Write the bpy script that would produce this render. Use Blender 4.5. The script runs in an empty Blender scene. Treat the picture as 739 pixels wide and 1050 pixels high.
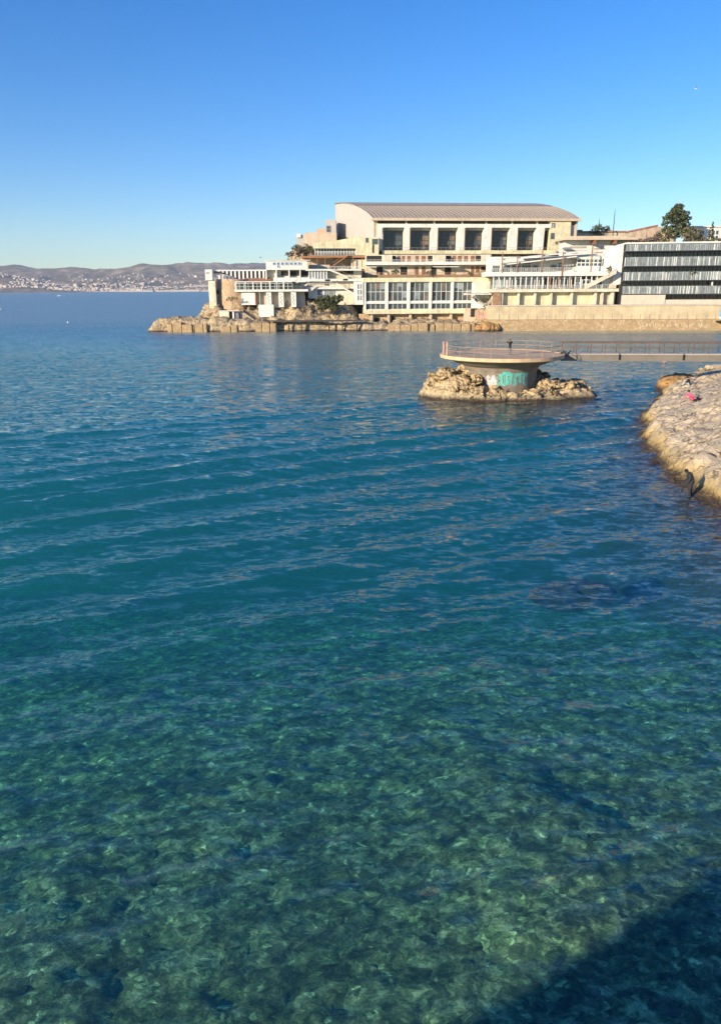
import bpy, bmesh, math, random
import numpy as np
from mathutils import Vector, Matrix

random.seed(7); RNG = np.random.RandomState(11)
sc = bpy.context.scene
COL = sc.collection
R = math.radians

# ------------------------------------------------------------------ camera
CAM_H = 12.0; FOC = 750.0; PITCH = math.atan(228.7/750.0); ROLL = R(0.35)
cam_d = bpy.data.cameras.new('camera'); cam = bpy.data.objects.new('camera', cam_d); COL.objects.link(cam)
cam_d.sensor_fit = 'VERTICAL'; cam_d.sensor_height = 36.0; cam_d.lens = 36.0*FOC/1050.0
cam_d.clip_start = 0.1; cam_d.clip_end = 40000
cam.matrix_world = Matrix.Translation((0, 0, CAM_H)) @ Matrix.Rotation(math.pi/2-PITCH, 4, 'X') @ Matrix.Rotation(-ROLL, 4, 'Z')
sc.camera = cam

# ------------------------------------------------------------------ light
SUN_EL = R(15.5); SUN_AZ = R(47.5)          # azimuth: to the left of straight behind the camera
sdir = Vector((-math.sin(SUN_AZ)*math.cos(SUN_EL), -math.cos(SUN_AZ)*math.cos(SUN_EL), math.sin(SUN_EL)))
world = bpy.data.worlds.new('World'); sc.world = world; world.use_nodes = True
wn = world.node_tree; bg = wn.nodes['Background']
sky = wn.nodes.new('ShaderNodeTexSky'); sky.sky_type = 'NISHITA'; sky.sun_disc = False
sky.sun_elevation = SUN_EL; sky.sun_rotation = math.pi + SUN_AZ
sky.altitude = 0; sky.air_density = 1.0; sky.dust_density = 0.08; sky.ozone_density = 4.2
hs = wn.nodes.new('ShaderNodeHueSaturation'); hs.inputs['Saturation'].default_value = 1.27; hs.inputs['Hue'].default_value = .512
wn.links.new(sky.outputs['Color'], hs.inputs['Color']); wn.links.new(hs.outputs['Color'], bg.inputs['Color']); bg.inputs['Strength'].default_value = 0.142
sl = bpy.data.lights.new('sun', 'SUN'); sl.energy = 5.0; sl.angle = R(0.5); sl.color = (1.0, 0.84, 0.62)
so = bpy.data.objects.new('sun', sl); COL.objects.link(so)
so.rotation_euler = (-sdir).to_track_quat('-Z', 'Y').to_euler(); so.location = (-60, -60, 90)
sc.view_settings.view_transform = 'Standard'; sc.view_settings.look = 'None'
sc.view_settings.gamma = 1; sc.view_settings.use_curve_mapping = False
sc.view_settings.exposure = 0.5
cy = sc.cycles
cy.max_bounces = 8; cy.diffuse_bounces = 2; cy.glossy_bounces = 3; cy.transmission_bounces = 3
cy.transparent_max_bounces = 16; cy.volume_bounces = 0; cy.use_denoising = True; cy.denoising_input_passes = 'RGB_ALBEDO_NORMAL'; cy.denoising_prefilter = 'ACCURATE'
cy.sample_clamp_indirect = 6

# ------------------------------------------------------------------ pixel helpers (photo is 739 x 1050)
CP, SP = math.cos(PITCH), math.sin(PITCH)
def ray(px, py):
    dx, dy = px-369.5, 525.0-py
    a = dx*math.cos(ROLL)+dy*math.sin(ROLL); b = -dx*math.sin(ROLL)+dy*math.cos(ROLL)
    return (a/FOC, CP+b/FOC*SP, -SP+b/FOC*CP)
def at(px, py, Y):
    r = ray(px, py); t = Y/r[1]
    return Vector((r[0]*t, Y, CAM_H+r[2]*t))
def onz(px, py, z=0.0):
    r = ray(px, py); t = (z-CAM_H)/r[2]
    return Vector((r[0]*t, r[1]*t, z))

# ------------------------------------------------------------------ numpy noise
def _h(ix, iy, s):
    n = (ix.astype(np.int64)*374761393 + iy.astype(np.int64)*668265263 + s*2246822519) & 0xffffffff
    n = ((n ^ (n >> 13))*1274126177) & 0xffffffff
    return ((n ^ (n >> 16)) & 0xffff)/65535.0
def vn(x, y, s=0):
    x = np.asarray(x, float); y = np.asarray(y, float)
    ix = np.floor(x); iy = np.floor(y); fx = x-ix; fy = y-iy
    fx = fx*fx*fx*(fx*(fx*6-15)+10); fy = fy*fy*fy*(fy*(fy*6-15)+10)
    a = _h(ix, iy, s); b = _h(ix+1, iy, s); c = _h(ix, iy+1, s); d = _h(ix+1, iy+1, s)
    return (a*(1-fx)+b*fx)*(1-fy)+(c*(1-fx)+d*fx)*fy
def fbm(x, y, o=4, s=0):
    t = 0; a = .5; n = 0
    for k in range(o):
        t = t+a*vn(x*2**k, y*2**k, s+k*17); n += a; a *= .5
    return t/n
def rid(x, y, o=4, s=0):
    t = 0; a = .5; n = 0
    for k in range(o):
        t = t+a*(1-abs(2*vn(x*2**k, y*2**k, s+k*17)-1)); n += a; a *= .5
    return t/n
def vn3(x, y, z, s=0):
    iz = np.floor(z); fz = z-iz; fz = fz*fz*(3-2*fz)
    # slices share the 2-D lattice, offset per layer
    def layer(k):
        ox = ((k*127.1+s*3.7) % 89.0)*3.3; oy = ((k*311.7+s*1.9) % 97.0)*2.7
        return vn(x+np.floor(ox*7), y+np.floor(oy*7), s)
    return layer(iz)*(1-fz)+layer(iz+1)*fz
def rid3(x, y, z, o=4, s=0):
    t = 0; a = .5; n = 0
    for k in range(o):
        t = t+a*(1-abs(2*vn3(x*2**k, y*2**k, z*2**k, s+k*17)-1)); n += a; a *= .5
    return t/n
def roughen(P, amps, s=0, up=.5):
    """push a rock surface along its own normals with three-dimensional ridged noise"""
    for sc__, am, o in amps:
        du = np.gradient(P, axis=0); dv = np.gradient(P, axis=1); n = np.cross(dv, du)
        n /= np.maximum(np.linalg.norm(n, axis=-1, keepdims=True), 1e-6); n = np.where(n[..., 2:] < 0, -n, n) if up else n
        d = rid3(P[..., 0]*sc__, P[..., 1]*sc__, P[..., 2]*sc__*1.4, o, s)-.58
        am_ = am if np.isscalar(am) else am[..., None]
        P = P+n*d[..., None]*am_; s += 5
    return P
def cells3(P, sc__, s=0):
    X = P.reshape(-1, 3)*np.array([sc__, sc__, sc__*1.25]); I = np.floor(X)
    f1 = np.full(len(X), 9.0); f2 = f1.copy(); hid = np.zeros(len(X)); tx = np.zeros((len(X), 3))
    for i in (-1, 0, 1):
        for j in (-1, 0, 1):
            for k in (-1, 0, 1):
                C = I+np.array([i, j, k]); kz = C[:, 2]*57
                J = np.stack([_h(C[:, 0]+kz, C[:, 1]-kz, s+q) for q in (0, 5, 9)], 1)
                d = np.linalg.norm(C+J-X, axis=1); near = d < f1
                f2 = np.where(near, f1, np.minimum(f2, d))
                hid = np.where(near, _h(C[:, 0]-kz, C[:, 1]+kz, s+13), hid)
                tx = np.where(near[:, None], X-C-J, tx); f1 = np.where(near, d, f1)
    sh = P.shape[:2]; return f1.reshape(sh), f2.reshape(sh), hid.reshape(sh), tx.reshape(*sh, 3)
def fracture(P, sc__, amp, crack, s=0, tilt=.5):
    """break a rock surface into angular blocks: each block steps out or in, tilts, and is parted by clefts"""
    du = np.gradient(P, axis=0); dv = np.gradient(P, axis=1); n = np.cross(dv, du)
    n /= np.maximum(np.linalg.norm(n, axis=-1, keepdims=True), 1e-6); n = np.where(n[..., 2:] < 0, -n, n)
    W = P+.35/sc__*np.stack([fbm(P[..., 0]*sc__*1.7, P[..., 2]*sc__*1.7+P[..., 1]*sc__, 3, s+i)-.5 for i in range(3)], -1)
    f1, f2, hid, tx = cells3(W, sc__, s)
    t = (hid[..., None]*np.array([12.9, 78.2, 37.7]) % 1.0)-.5
    d = amp*((hid-.5)+tilt*2*(tx*t).sum(-1))-crack*np.exp(-np.clip(f2-f1, 0, 9)/.06)
    return P+n*d[..., None]
def cells(x, y, s=0):
    """F1, F2 of a jittered cell noise"""
    ix = np.floor(x); iy = np.floor(y)
    f1 = np.full(np.shape(x), 9.0); f2 = f1.copy()
    for i in (-1, 0, 1):
        for j in (-1, 0, 1):
            cx = ix+i+_h(ix+i, iy+j, s); cy_ = iy+j+_h(ix+i, iy+j, s+5)
            d = np.hypot(cx-x, cy_-y)
            f2 = np.where(d < f1, f1, np.minimum(f2, d)); f1 = np.minimum(f1, d)
    return f1, f2
def sst(a, b, x):
    t = np.clip((x-a)/(b-a), 0, 1); return t*t*(3-2*t)

# ------------------------------------------------------------------ materials
def newmat(name):
    m = bpy.data.materials.new(name); m.use_nodes = True
    nt = m.node_tree; b = nt.nodes['Principled BSDF']
    return m, nt, b
def N(nt, t, **kw):
    n = nt.nodes.new(t)
    for k, v in kw.items():
        if k.startswith('i_'): n.inputs[k[2:].replace('_', ' ')].default_value = v
        else: setattr(n, k, v)
    return n
def ramp(nt, fac, stops):
    r = nt.nodes.new('ShaderNodeValToRGB'); e = r.color_ramp.elements
    while len(e) < len(stops): e.new(0.5)
    for k, (p, c) in enumerate(stops):
        e[k].position = p; e[k].color = (c, c, c, 1) if not isinstance(c, tuple) else (*c[:3], 1)
    nt.links.new(fac, r.inputs['Fac']); return r.outputs['Color']
def mixc(nt, fac, a, b, mode='MIX'):
    n = nt.nodes.new('ShaderNodeMix'); n.data_type = 'RGBA'; n.blend_type = mode
    for s, v in ((n.inputs['Factor'], fac), (n.inputs['A'], a), (n.inputs['B'], b)):
        if hasattr(v, 'links') or isinstance(v, bpy.types.NodeSocket): nt.links.new(v, s)
        elif isinstance(v, (int, float)): s.default_value = v
        else: s.default_value = (*v[:3], 1)
    return n.outputs['Result']
def noise(nt, vec, scale, detail=5, rough=.6, dist=0.0):
    n = nt.nodes.new('ShaderNodeTexNoise'); n.inputs['Scale'].default_value = scale
    n.inputs['Detail'].default_value = detail; n.inputs['Roughness'].default_value = rough
    n.inputs['Distortion'].default_value = dist
    nt.links.new(vec, n.inputs['Vector']); return n.outputs['Fac']
def pos(nt, sx=1, sy=1, sz=1):
    g = nt.nodes.new('ShaderNodeNewGeometry'); m = nt.nodes.new('ShaderNodeMapping')
    m.inputs['Scale'].default_value = (sx, sy, sz)
    nt.links.new(g.outputs['Position'], m.inputs['Vector']); return m.outputs['Vector']
def bump(nt, b, h, strength, dist):
    n = nt.nodes.new('ShaderNodeBump'); n.inputs['Strength'].default_value = strength
    n.inputs['Distance'].default_value = dist
    nt.links.new(h, n.inputs['Height']); nt.links.new(n.outputs['Normal'], b.inputs['Normal'])
def plaster(name, c, var=.17, rough=.85, streak=.42, scale=.5, stain=(.25, .2, .14)):
    m, nt, b = newmat(name)
    p = pos(nt); n1 = noise(nt, p, scale, 6); n2 = noise(nt, pos(nt, 1.2, 1.2, .12), 1.4, 5, .7)
    d = tuple(x*(1-2*var) for x in c); l = tuple(min(x*(1+var*.6), .95) for x in c)
    base = ramp(nt, n1, [(.3, d), (.7, l)])
    f = ramp(nt, n2, [(.48, 0.0), (.70, streak)])
    base = mixc(nt, f, base, stain)
    nt.links.new(base, b.inputs['Base Color']); b.inputs['Roughness'].default_value = rough
    bump(nt, b, noise(nt, p, 6, 4), .25, .05)
    return m
def flat(name, c, rough=.6, metal=0.0, var=.1, scale=3):
    m, nt, b = newmat(name)
    n1 = noise(nt, pos(nt), scale, 4)
    base = ramp(nt, n1, [(.3, tuple(x*(1-var) for x in c)), (.7, tuple(x*(1+var) for x in c))])
    nt.links.new(base, b.inputs['Base Color']); b.inputs['Roughness'].default_value = rough
    b.inputs['Metallic'].default_value = metal
    return m
def rockmat(name, light, mid, dark, wet=.5, sc_=1.0, toe=None, toe_h=(.7, 1.8), strata=.5):
    m, nt, b = newmat(name)
    p = pos(nt)
    n1 = noise(nt, p, .35*sc_, 7, .62, .4); n2 = noise(nt, p, 1.7*sc_, 7, .7, .5)
    vo = nt.nodes.new('ShaderNodeTexVoronoi'); vo.feature = 'DISTANCE_TO_EDGE'; vo.inputs['Scale'].default_value = .55*sc_
    dv = nt.nodes.new('ShaderNodeVectorMath'); dv.operation = 'MULTIPLY_ADD'
    nn = nt.nodes.new('ShaderNodeTexNoise'); nn.inputs['Scale'].default_value = .8*sc_; nn.inputs['Detail'].default_value = 5
    nt.links.new(p, nn.inputs['Vector'])
    nt.links.new(nn.outputs['Color'], dv.inputs[0]); dv.inputs[1].default_value = (1.8, 1.8, 1.8); nt.links.new(p, dv.inputs[2])
    nt.links.new(dv.outputs[0], vo.inputs['Vector'])
    base = ramp(nt, n1, [(.28, mid), (.5, light), (.75, tuple(x*.9 for x in mid))])
    base = mixc(nt, ramp(nt, n2, [(.40, .75), (.52, 0.0)]), base, dark)
    crack = ramp(nt, vo.outputs['Distance'], [(0.0, .8), (.05, 0.0)])
    n3 = noise(nt, p, .6*sc_, 3)
    cr = nt.nodes.new('ShaderNodeMath'); cr.operation = 'MULTIPLY'
    nt.links.new(crack, cr.inputs[0]); nt.links.new(ramp(nt, n3, [(.42, 0.0), (.6, 1.0)]), cr.inputs[1])
    base = mixc(nt, cr.outputs[0], base, tuple(x*.35 for x in dark))
    g = nt.nodes.new('ShaderNodeNewGeometry'); sx = nt.nodes.new('ShaderNodeSeparateXYZ')
    nt.links.new(g.outputs['Position'], sx.inputs[0])
    ad = nt.nodes.new('ShaderNodeMath'); ad.operation = 'MULTIPLY_ADD'
    nt.links.new(n2, ad.inputs[0]); ad.inputs[1].default_value = -1.0; nt.links.new(sx.outputs['Z'], ad.inputs[2])
    def zr(a, b_):
        q = nt.nodes.new('ShaderNodeMapRange'); q.inputs['From Min'].default_value = a; q.inputs['From Max'].default_value = b_
        q.inputs['To Min'].default_value = 1; q.inputs['To Max'].default_value = 0
        nt.links.new(ad.outputs[0], q.inputs['Value']); return q.outputs[0]
    if toe: base = mixc(nt, zr(toe_h[0], toe_h[1]), base, toe)
    base = mixc(nt, zr(-.35, .12), base, (.06, .04, .028))     # wet weed band at the waterline
    nt.links.new(base, b.inputs['Base Color']); b.inputs['Roughness'].default_value = .9
    hgt = nt.nodes.new('ShaderNodeMath'); hgt.operation = 'SUBTRACT'
    nt.links.new(n2, hgt.inputs[0]); nt.links.new(cr.outputs[0], hgt.inputs[1])
    bump(nt, b, hgt.outputs[0], .9, .35/sc_)
    return m

M = {}
M['cream'] = plaster('cream_plaster', (.76, .69, .52))
M['yellow'] = plaster('yellow_plaster', (.78, .71, .46))
M['white'] = plaster('white_plaster', (.78, .76, .68), .08, .8, .28)
M['paint'] = flat('white_paint', (.78, .77, .72), .5, 0, .05)
M['beige'] = plaster('beige_render', (.62, .5, .36), .1)
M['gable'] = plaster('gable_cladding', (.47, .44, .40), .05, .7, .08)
M['concrete'] = plaster('concrete', (.46, .41, .34), .16, .9, .35)
M['pale_concrete'] = plaster('pale_concrete', (.62, .53, .42), .08, .9, .2)
M['seawall'] = plaster('sea_wall_render', (.62, .50, .31), .14, .9, .35, .3)
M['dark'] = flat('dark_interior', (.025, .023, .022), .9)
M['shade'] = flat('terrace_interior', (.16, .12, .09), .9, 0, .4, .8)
M['brown'] = flat('brown_wood', (.24, .11, .055), .7, 0, .25)
M['deckwood'] = flat('deck_wood', (.34, .16, .07), .75, 0, .25)
M['rust'] = flat('rusty_metal', (.30, .17, .10), .7, .2, .35)
M['grey'] = flat('grey_metal', (.30, .30, .31), .45, .4, .15)
M['black'] = flat('black_metal', (.02, .02, .022), .5)
M['bluepaint'] = flat('blue_paint', (.05, .14, .36), .4)
M['brick'] = plaster('brick_pier', (.36, .22, .13), .2, .9, .2, 1.2)
M['tile'] = plaster('terracotta_tiles', (.42, .20, .11), .25, .85, .2, 1.5)
M['terr'] = flat('terrace_floor', (.34, .26, .2), .9, 0, .3)

def glassmat(name, c, rough, var, spec=.5, scale=.8):
    m, nt, b = newmat(name)
    n1 = noise(nt, pos(nt, 1, 1, .5), scale, 3)
    nt.links.new(ramp(nt, n1, [(.35, c), (.7, tuple(x*var for x in c))]), b.inputs['Base Color'])
    b.inputs['Roughness'].default_value = rough; b.inputs['Specular IOR Level'].default_value = spec
    return m
M['glass'] = glassmat('dark_window_glass', (.014, .015, .017), .12, 2.4)
M['glass2'] = glassmat('grey_window_glass', (.05, .062, .066), .1, 1.9)
M['glass3'] = glassmat('blue_window_glass', (.06, .16, .34), .2, 1.5)
M['balus'] = glassmat('balustrade_glass', (.16, .185, .19), .10, 2.0, .7, 1.3)

# stone masonry (bastion, lower sea wall)
def masonry(name, a, bcol, mortar, sx=1.2, sz=1.0, bstr=.6):
    m, nt, b = newmat(name)
    p = pos(nt)
    vo = nt.nodes.new('ShaderNodeTexVoronoi'); vo.inputs['Scale'].default_value = 1.0
    v2 = nt.nodes.new('ShaderNodeTexVoronoi'); v2.feature = 'DISTANCE_TO_EDGE'; v2.inputs['Scale'].default_value = 1.0
    mp = pos(nt, sx, sx, sz)
    nt.links.new(mp, vo.inputs['Vector']); nt.links.new(mp, v2.inputs['Vector'])
    sp = nt.nodes.new('ShaderNodeSeparateColor'); nt.links.new(vo.outputs['Color'], sp.inputs[0])
    c = mixc(nt, sp.outputs[0], a, bcol)
    c = mixc(nt, ramp(nt, noise(nt, p, .5, 6), [(.45, 0.0), (.75, .6)]), c, tuple(x*.5 for x in bcol))
    c = mixc(nt, ramp(nt, v2.outputs['Distance'], [(.0, 1.0), (.08, 0.0)]), c, mortar)
    nt.links.new(c, b.inputs['Base Color']); b.inputs['Roughness'].default_value = .95
    bump(nt, b, ramp(nt, v2.outputs['Distance'], [(0, 0.0), (.12, 1.0)]), bstr, .12)
    return m
M['rubble'] = masonry('rubble_stone', (.62, .45, .29), (.50, .34, .20), (.38, .27, .17))
M['quaystone'] = masonry('quay_stone', (.55, .40, .22), (.44, .30, .16), (.33, .22, .12), 1.1, 1.7, .5)

M['rock_right'] = rockmat('shore_limestone', (.68, .55, .37), (.57, .45, .30), (.36, .27, .17), sc_=1.5, toe=(.46, .32, .11), toe_h=(-.1, 1.0))
M['rock_island'] = rockmat('island_limestone', (.64, .49, .28), (.53, .38, .19), (.20, .125, .065), sc_=1.9, toe=(.54, .44, .27), toe_h=(-.2, .5))
M['rock_orange'] = rockmat('ochre_limestone', (.50, .30, .11), (.40, .21, .07), (.2, .1, .04), sc_=1.6)
M['rock_head'] = rockmat('headland_limestone', (.56, .44, .27), (.46, .33, .18), (.15, .10, .06), sc_=1.1)

# foliage
def leafmat(name, c1, c2):
    m, nt, b = newmat(name)
    n1 = noise(nt, pos(nt), .45, 4)
    nt.links.new(ramp(nt, n1, [(.35, c1), (.65, c2)]), b.inputs['Base Color'])
    b.inputs['Roughness'].default_value = .75
    return m
M['pine'] = leafmat('pine_needles', (.045, .065, .024), (.105, .125, .045))
M['shrub'] = leafmat('shrub_leaves', (.05, .065, .02), (.11, .11, .04))
M['olive'] = leafmat('olive_leaves', (.08, .075, .03), (.15, .125, .05))
M['bare'] = leafmat('bare_twigs', (.10, .07, .05), (.16, .12, .09))
M['bark'] = flat('bark', (.11, .075, .05), .95, 0, .3)

# ------------------------------------------------------------------ mesh builder
class MB:
    def __init__(s): s.v = []; s.f = []
    def add(s, vs, fs):
        o = len(s.v); s.v += [tuple(v) for v in vs]; s.f += [tuple(i+o for i in f) for f in fs]; return s
    def hexa(s, p):      # p: 4 bottom (ccw from above), 4 top
        return s.add(p, [(3, 2, 1, 0), (4, 5, 6, 7), (0, 1, 5, 4), (1, 2, 6, 5), (2, 3, 7, 6), (3, 0, 4, 7)])
    def box(s, x0, x1, y0, y1, z0, z1):
        return s.hexa([(x0, y0, z0), (x1, y0, z0), (x1, y1, z0), (x0, y1, z0), (x0, y0, z1), (x1, y0, z1), (x1, y1, z1), (x0, y1, z1)])
    def bar(s, a, b, w, h=None, up=(0, 0, 1)):
        h = h or w; a = Vector(a); b = Vector(b); d = (b-a).normalized(); u = Vector(up)
        if abs(d.dot(u)) > .99: u = Vector((0, 1, 0))
        r = d.cross(u).normalized(); u = r.cross(d)
        p = []
        for q in (a, b):
            p += [q-r*w/2-u*h/2, q+r*w/2-u*h/2, q+r*w/2+u*h/2, q-r*w/2+u*h/2]
        return s.add(p, [(0, 1, 2, 3), (7, 6, 5, 4), (0, 4, 5, 1), (1, 5, 6, 2), (2, 6, 7, 3), (3, 7, 4, 0)])
    def tube(s, pts, r, n=8, cap=True):
        pts = [Vector(p) for p in pts]; rr = r if isinstance(r, (list, tuple)) else [r]*len(pts)
        rings = []
        for i, p in enumerate(pts):
            d = (pts[min(i+1, len(pts)-1)]-pts[max(i-1, 0)]).normalized()
            u = Vector((0, 0, 1)) if abs(d.z) < .95 else Vector((1, 0, 0))
            a = d.cross(u).normalized(); b = a.cross(d)
            rings.append([p+a*math.cos(2*math.pi*k/n)*rr[i]+b*math.sin(2*math.pi*k/n)*rr[i] for k in range(n)])
        vs = [v for g in rings for v in g]; fs = []
        for i in range(len(pts)-1):
            for k in range(n):
                fs.append((i*n+k, i*n+(k+1) % n, (i+1)*n+(k+1) % n, (i+1)*n+k))
        if cap: fs += [tuple(range(n))[::-1], tuple((len(pts)-1)*n+k for k in range(n))]
        return s.add(vs, fs)
    def lathe(s, c, prof, n=48, a0=0, a1=2*math.pi):     # prof: (r, z)
        full = abs(a1-a0-2*math.pi) < 1e-6; m = n if full else n+1
        vs = []
        for r, z in prof:
            for k in range(m):
                a = a0+(a1-a0)*k/n; vs.append((c[0]+r*math.cos(a), c[1]+r*math.sin(a), c[2]+z))
        fs = []
        for i in range(len(prof)-1):
            for k in range(n):
                k2 = (k+1) % m; fs.append((i*m+k, i*m+k2, (i+1)*m+k2, (i+1)*m+k))
        return s.add(vs, fs)
    def build(s, name, mat, parent=None, smooth=False, bevel=0):
        me = bpy.data.meshes.new(name); off = Vector((0, 0, 0)); q = parent
        while q is not None: off += q.location; q = q.parent
        me.from_pydata([(v[0]-off.x, v[1]-off.y, v[2]-off.z) for v in s.v], [], s.f)
        bm = bmesh.new(); bm.from_mesh(me); bmesh.ops.recalc_face_normals(bm, faces=bm.faces)
        bm.to_mesh(me); bm.free()
        me.materials.append(mat)
        if smooth: me.shade_smooth()
        o = bpy.data.objects.new(name, me); COL.objects.link(o)
        if parent is not None: o.parent = parent
        if bevel:
            md = o.modifiers.new('bevel', 'BEVEL'); md.width = bevel; md.segments = 2
        return o
def gridmesh(name, P, mat, parent=None, smooth=True, closed_u=False):
    """P: (rows, cols, 3) array"""
    r, c = P.shape[:2]; me = bpy.data.meshes.new(name)
    off = Vector((0, 0, 0)); q = parent
    while q is not None: off += q.location; q = q.parent
    V = P.reshape(-1, 3)-np.array(off)
    idx = np.arange(r*c).reshape(r, c)
    if closed_u: idx = np.concatenate([idx, idx[:, :1]], 1)
    F = np.stack([idx[:-1, :-1], idx[:-1, 1:], idx[1:, 1:], idx[1:, :-1]], -1).reshape(-1, 4)
    me.vertices.add(len(V)); me.vertices.foreach_set('co', V.astype(np.float32).ravel())
    me.loops.add(F.size); me.loops.foreach_set('vertex_index', F.astype(np.int32).ravel())
    me.polygons.add(len(F)); me.polygons.foreach_set('loop_start', np.arange(0, F.size, 4, dtype=np.int32))
    me.update(calc_edges=True); me.validate()
    me.materials.append(mat)
    if smooth: me.shade_smooth()
    o = bpy.data.objects.new(name, me); COL.objects.link(o)
    if parent is not None: o.parent = parent
    return o
def tag(o, label, cat, group=None):
    o['label'] = label; o['category'] = cat
    if group: o['group'] = group
    return o
def thing(name, label, cat, loc, group=None):
    o = bpy.data.objects.new(name, None); COL.objects.link(o); o.location = loc
    o.empty_display_size = .5
    return tag(o, label, cat, group)
def struct(o, kind='structure'): o['kind'] = kind; return o
def copy_tree(o, parent=None):
    c = o.copy(); COL.objects.link(c); c.parent = parent
    for ch in list(o.children): copy_tree(ch, c)
    return c

class Fac:
    """a facade line through two columns of the photograph at given distances; u along it, d outwards"""
    def __init__(s, pl, yl, pr, yr, pref=280):
        a = at(pl, pref, yl); b = at(pr, pref, yr); s.a = a; s.e = Vector((b.x-a.x, b.y-a.y, 0)).normalized()
        s.n = Vector((s.e.y, -s.e.x, 0)); s.pm = (pl+pr)/2; s.ym = (yl+yr)/2; s.pref = pref
    def U(s, px):
        r = ray(px, s.pref)      # solve a + u e = t (r.x, r.y)
        A = np.array([[s.e.x, -r[0]], [s.e.y, -r[1]]]); u, t = np.linalg.solve(A, [-s.a.x, -s.a.y]); return float(u)
    def Z(s, py): return at(s.pm, py, s.ym).z
    def p(s, u, d, z): q = s.a+s.e*u+s.n*d; return Vector((q.x, q.y, z))
    def P(s, px, py, d=0): return s.p(s.U(px), d, s.Z(py))
    def boxuz(s, mb, u0, u1, z0, z1, d0, d1):
        return mb.hexa([s.p(u0, d1, z0), s.p(u1, d1, z0), s.p(u1, d0, z0), s.p(u0, d0, z0), s.p(u0, d1, z1), s.p(u1, d1, z1), s.p(u1, d0, z1), s.p(u0, d0, z1)])
    def box(s, mb, x0, x1, y0, y1, d0, d1):
        z0, z1 = sorted((s.Z(y0), s.Z(y1))); return s.boxuz(mb, s.U(x0), s.U(x1), z0, z1, d0, d1)
    def prism(s, mb, pts, d0, d1):      # polygon in photo pixels extruded along the normal
        n = len(pts); v = [s.P(x, y, d1) for x, y in pts]+[s.P(x, y, d0) for x, y in pts]
        return mb.add(v, [tuple(range(n))[::-1], tuple(range(n, 2*n))]+[(i, (i+1) % n, n+(i+1) % n, n+i) for i in range(n)])
    def rail(s, mb, x0, x1, y0, y1, d, step=.8, w=.05, mids=1):
        u0, u1 = s.U(x0), s.U(x1); z1, z0 = s.Z(y0), s.Z(y1)
        mb.bar(s.p(u0, d, z1), s.p(u1, d, z1), w*1.3, w*1.3)
        for k in range(mids): mb.bar(s.p(u0, d, z0+(z1-z0)*(k+1)/(mids+1)), s.p(u1, d, z0+(z1-z0)*(k+1)/(mids+1)), w*.7, w*.7)
        n = max(1, int((u1-u0)/step))
        for k in range(n+1):
            u = u0+(u1-u0)*k/n; mb.bar(s.p(u, d, z0), s.p(u, d, z1-w*.66), w, w)
        return mb
    def loc(s, px, py, d=0): return s.P(px, py, d)
def window(f, root, x0, x1, y0, y1, d, gm='glass', nx=3, ny=2, fm='paint', fw=.12, name='window'):
    w = f.box(MB(), x0, x1, y0, y1, d-.12, d).build(name, M[gm], root)
    m = MB(); u0, u1 = f.U(x0), f.U(x1); z0, z1 = f.Z(y1), f.Z(y0); h = fw/2
    for k in range(nx+1):
        u = u0+(u1-u0)*k/nx; f.boxuz(m, u-h, u+h, z0-h, z1+h, d+.004, d+.10)
    for k in range(ny+1):
        z = z0+(z1-z0)*k/ny
        for j in range(nx):
            a = u0+(u1-u0)*j/nx+h+.002; b = u0+(u1-u0)*(j+1)/nx-h-.002; f.boxuz(m, a, b, z-h, z+h, d+.006, d+.09)
    m.build('window_frame', M[fm], w); return w

# ================================================================== SEA, SEABED, AIR
def sea_height(x, y, cell):
    z = np.zeros_like(x)
    def fade(lam): return np.clip((lam/np.maximum(cell, 1e-3)-2.2)/2.5, 0, 1)
    # wake trains left by a passing boat, crests slanting across the cove
    cx, cyv = math.cos(R(123)), math.sin(R(123))
    w = x*cx+y*cyv; al = x*cyv-y*cx
    w = w + 0.0016*al*al + .9*(fbm(x*.03, y*.03, 2, 3)-.5)
    env = np.exp(-((w-46)/8.0)**2)*1.0+np.exp(-((w-66)/7.0)**2)*.5+np.exp(-((w-28)/8.0)**2)*.5
    sw = np.sin(2*math.pi*w/4.4); z += .20*env*(sw+.25*np.abs(sw))*fade(4.4)
    z += .022*env*np.sin(2*math.pi*w/1.9+1)*fade(1.9)
    rs = np.random.RandomState(5)
    for k in range(30):
        lam = .75*(7.0/.75)**rs.rand(); th = R(-90)+rs.randn()*R(30)+R(14); ph = rs.rand()*6.28
        d = math.cos(th)*x+math.sin(th)*y
        g = .45+1.1*fbm(x*.06+k*3.1, y*.06, 2, k)
        z += lam*.0020*g*np.sin(2*math.pi*d/lam+ph+1.6*fbm(x*.21, y*.21, 2, 40+k))*fade(lam)
    for k in range(26):
        lam = .7*(1.7/.7)**rs.rand(); th = R(-76)+rs.randn()*R(20); ph = rs.rand()*6.28
        d = math.cos(th)*x+math.sin(th)*y
        g = np.clip(1.9*fbm(x*.11+k*5.3, y*.16, 2, 70+k)-.35, 0, 1.4)
        s_ = np.sin(2*math.pi*d/lam+ph+2.2*fbm(x*.3, y*.3, 2, 110+k)); z += lam*.0058*g*(s_+.3*np.abs(s_))*fade(lam)
    return z
ys = [-45.0]
while ys[-1] < 9300:
    y = ys[-1]; ys.append(y+max(.12, .12+(y-14)*.0040 if y < 60 else .34+(y-60)*.009, .0016*max(y, 0)**1.25 if y > 90 else 0))
ys = np.array(ys); nc = 600
uu = np.linspace(-1, 1, nc)
hw = 34+.62*np.maximum(ys, 0)
gx = uu[None, :]*hw[:, None]; gy = np.repeat(ys[:, None], nc, 1)
cell = np.maximum(np.gradient(ys)[:, None], (hw*2/nc)[:, None]*.6)*np.ones((1, nc))
gz = sea_height(gx, gy, cell)
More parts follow.
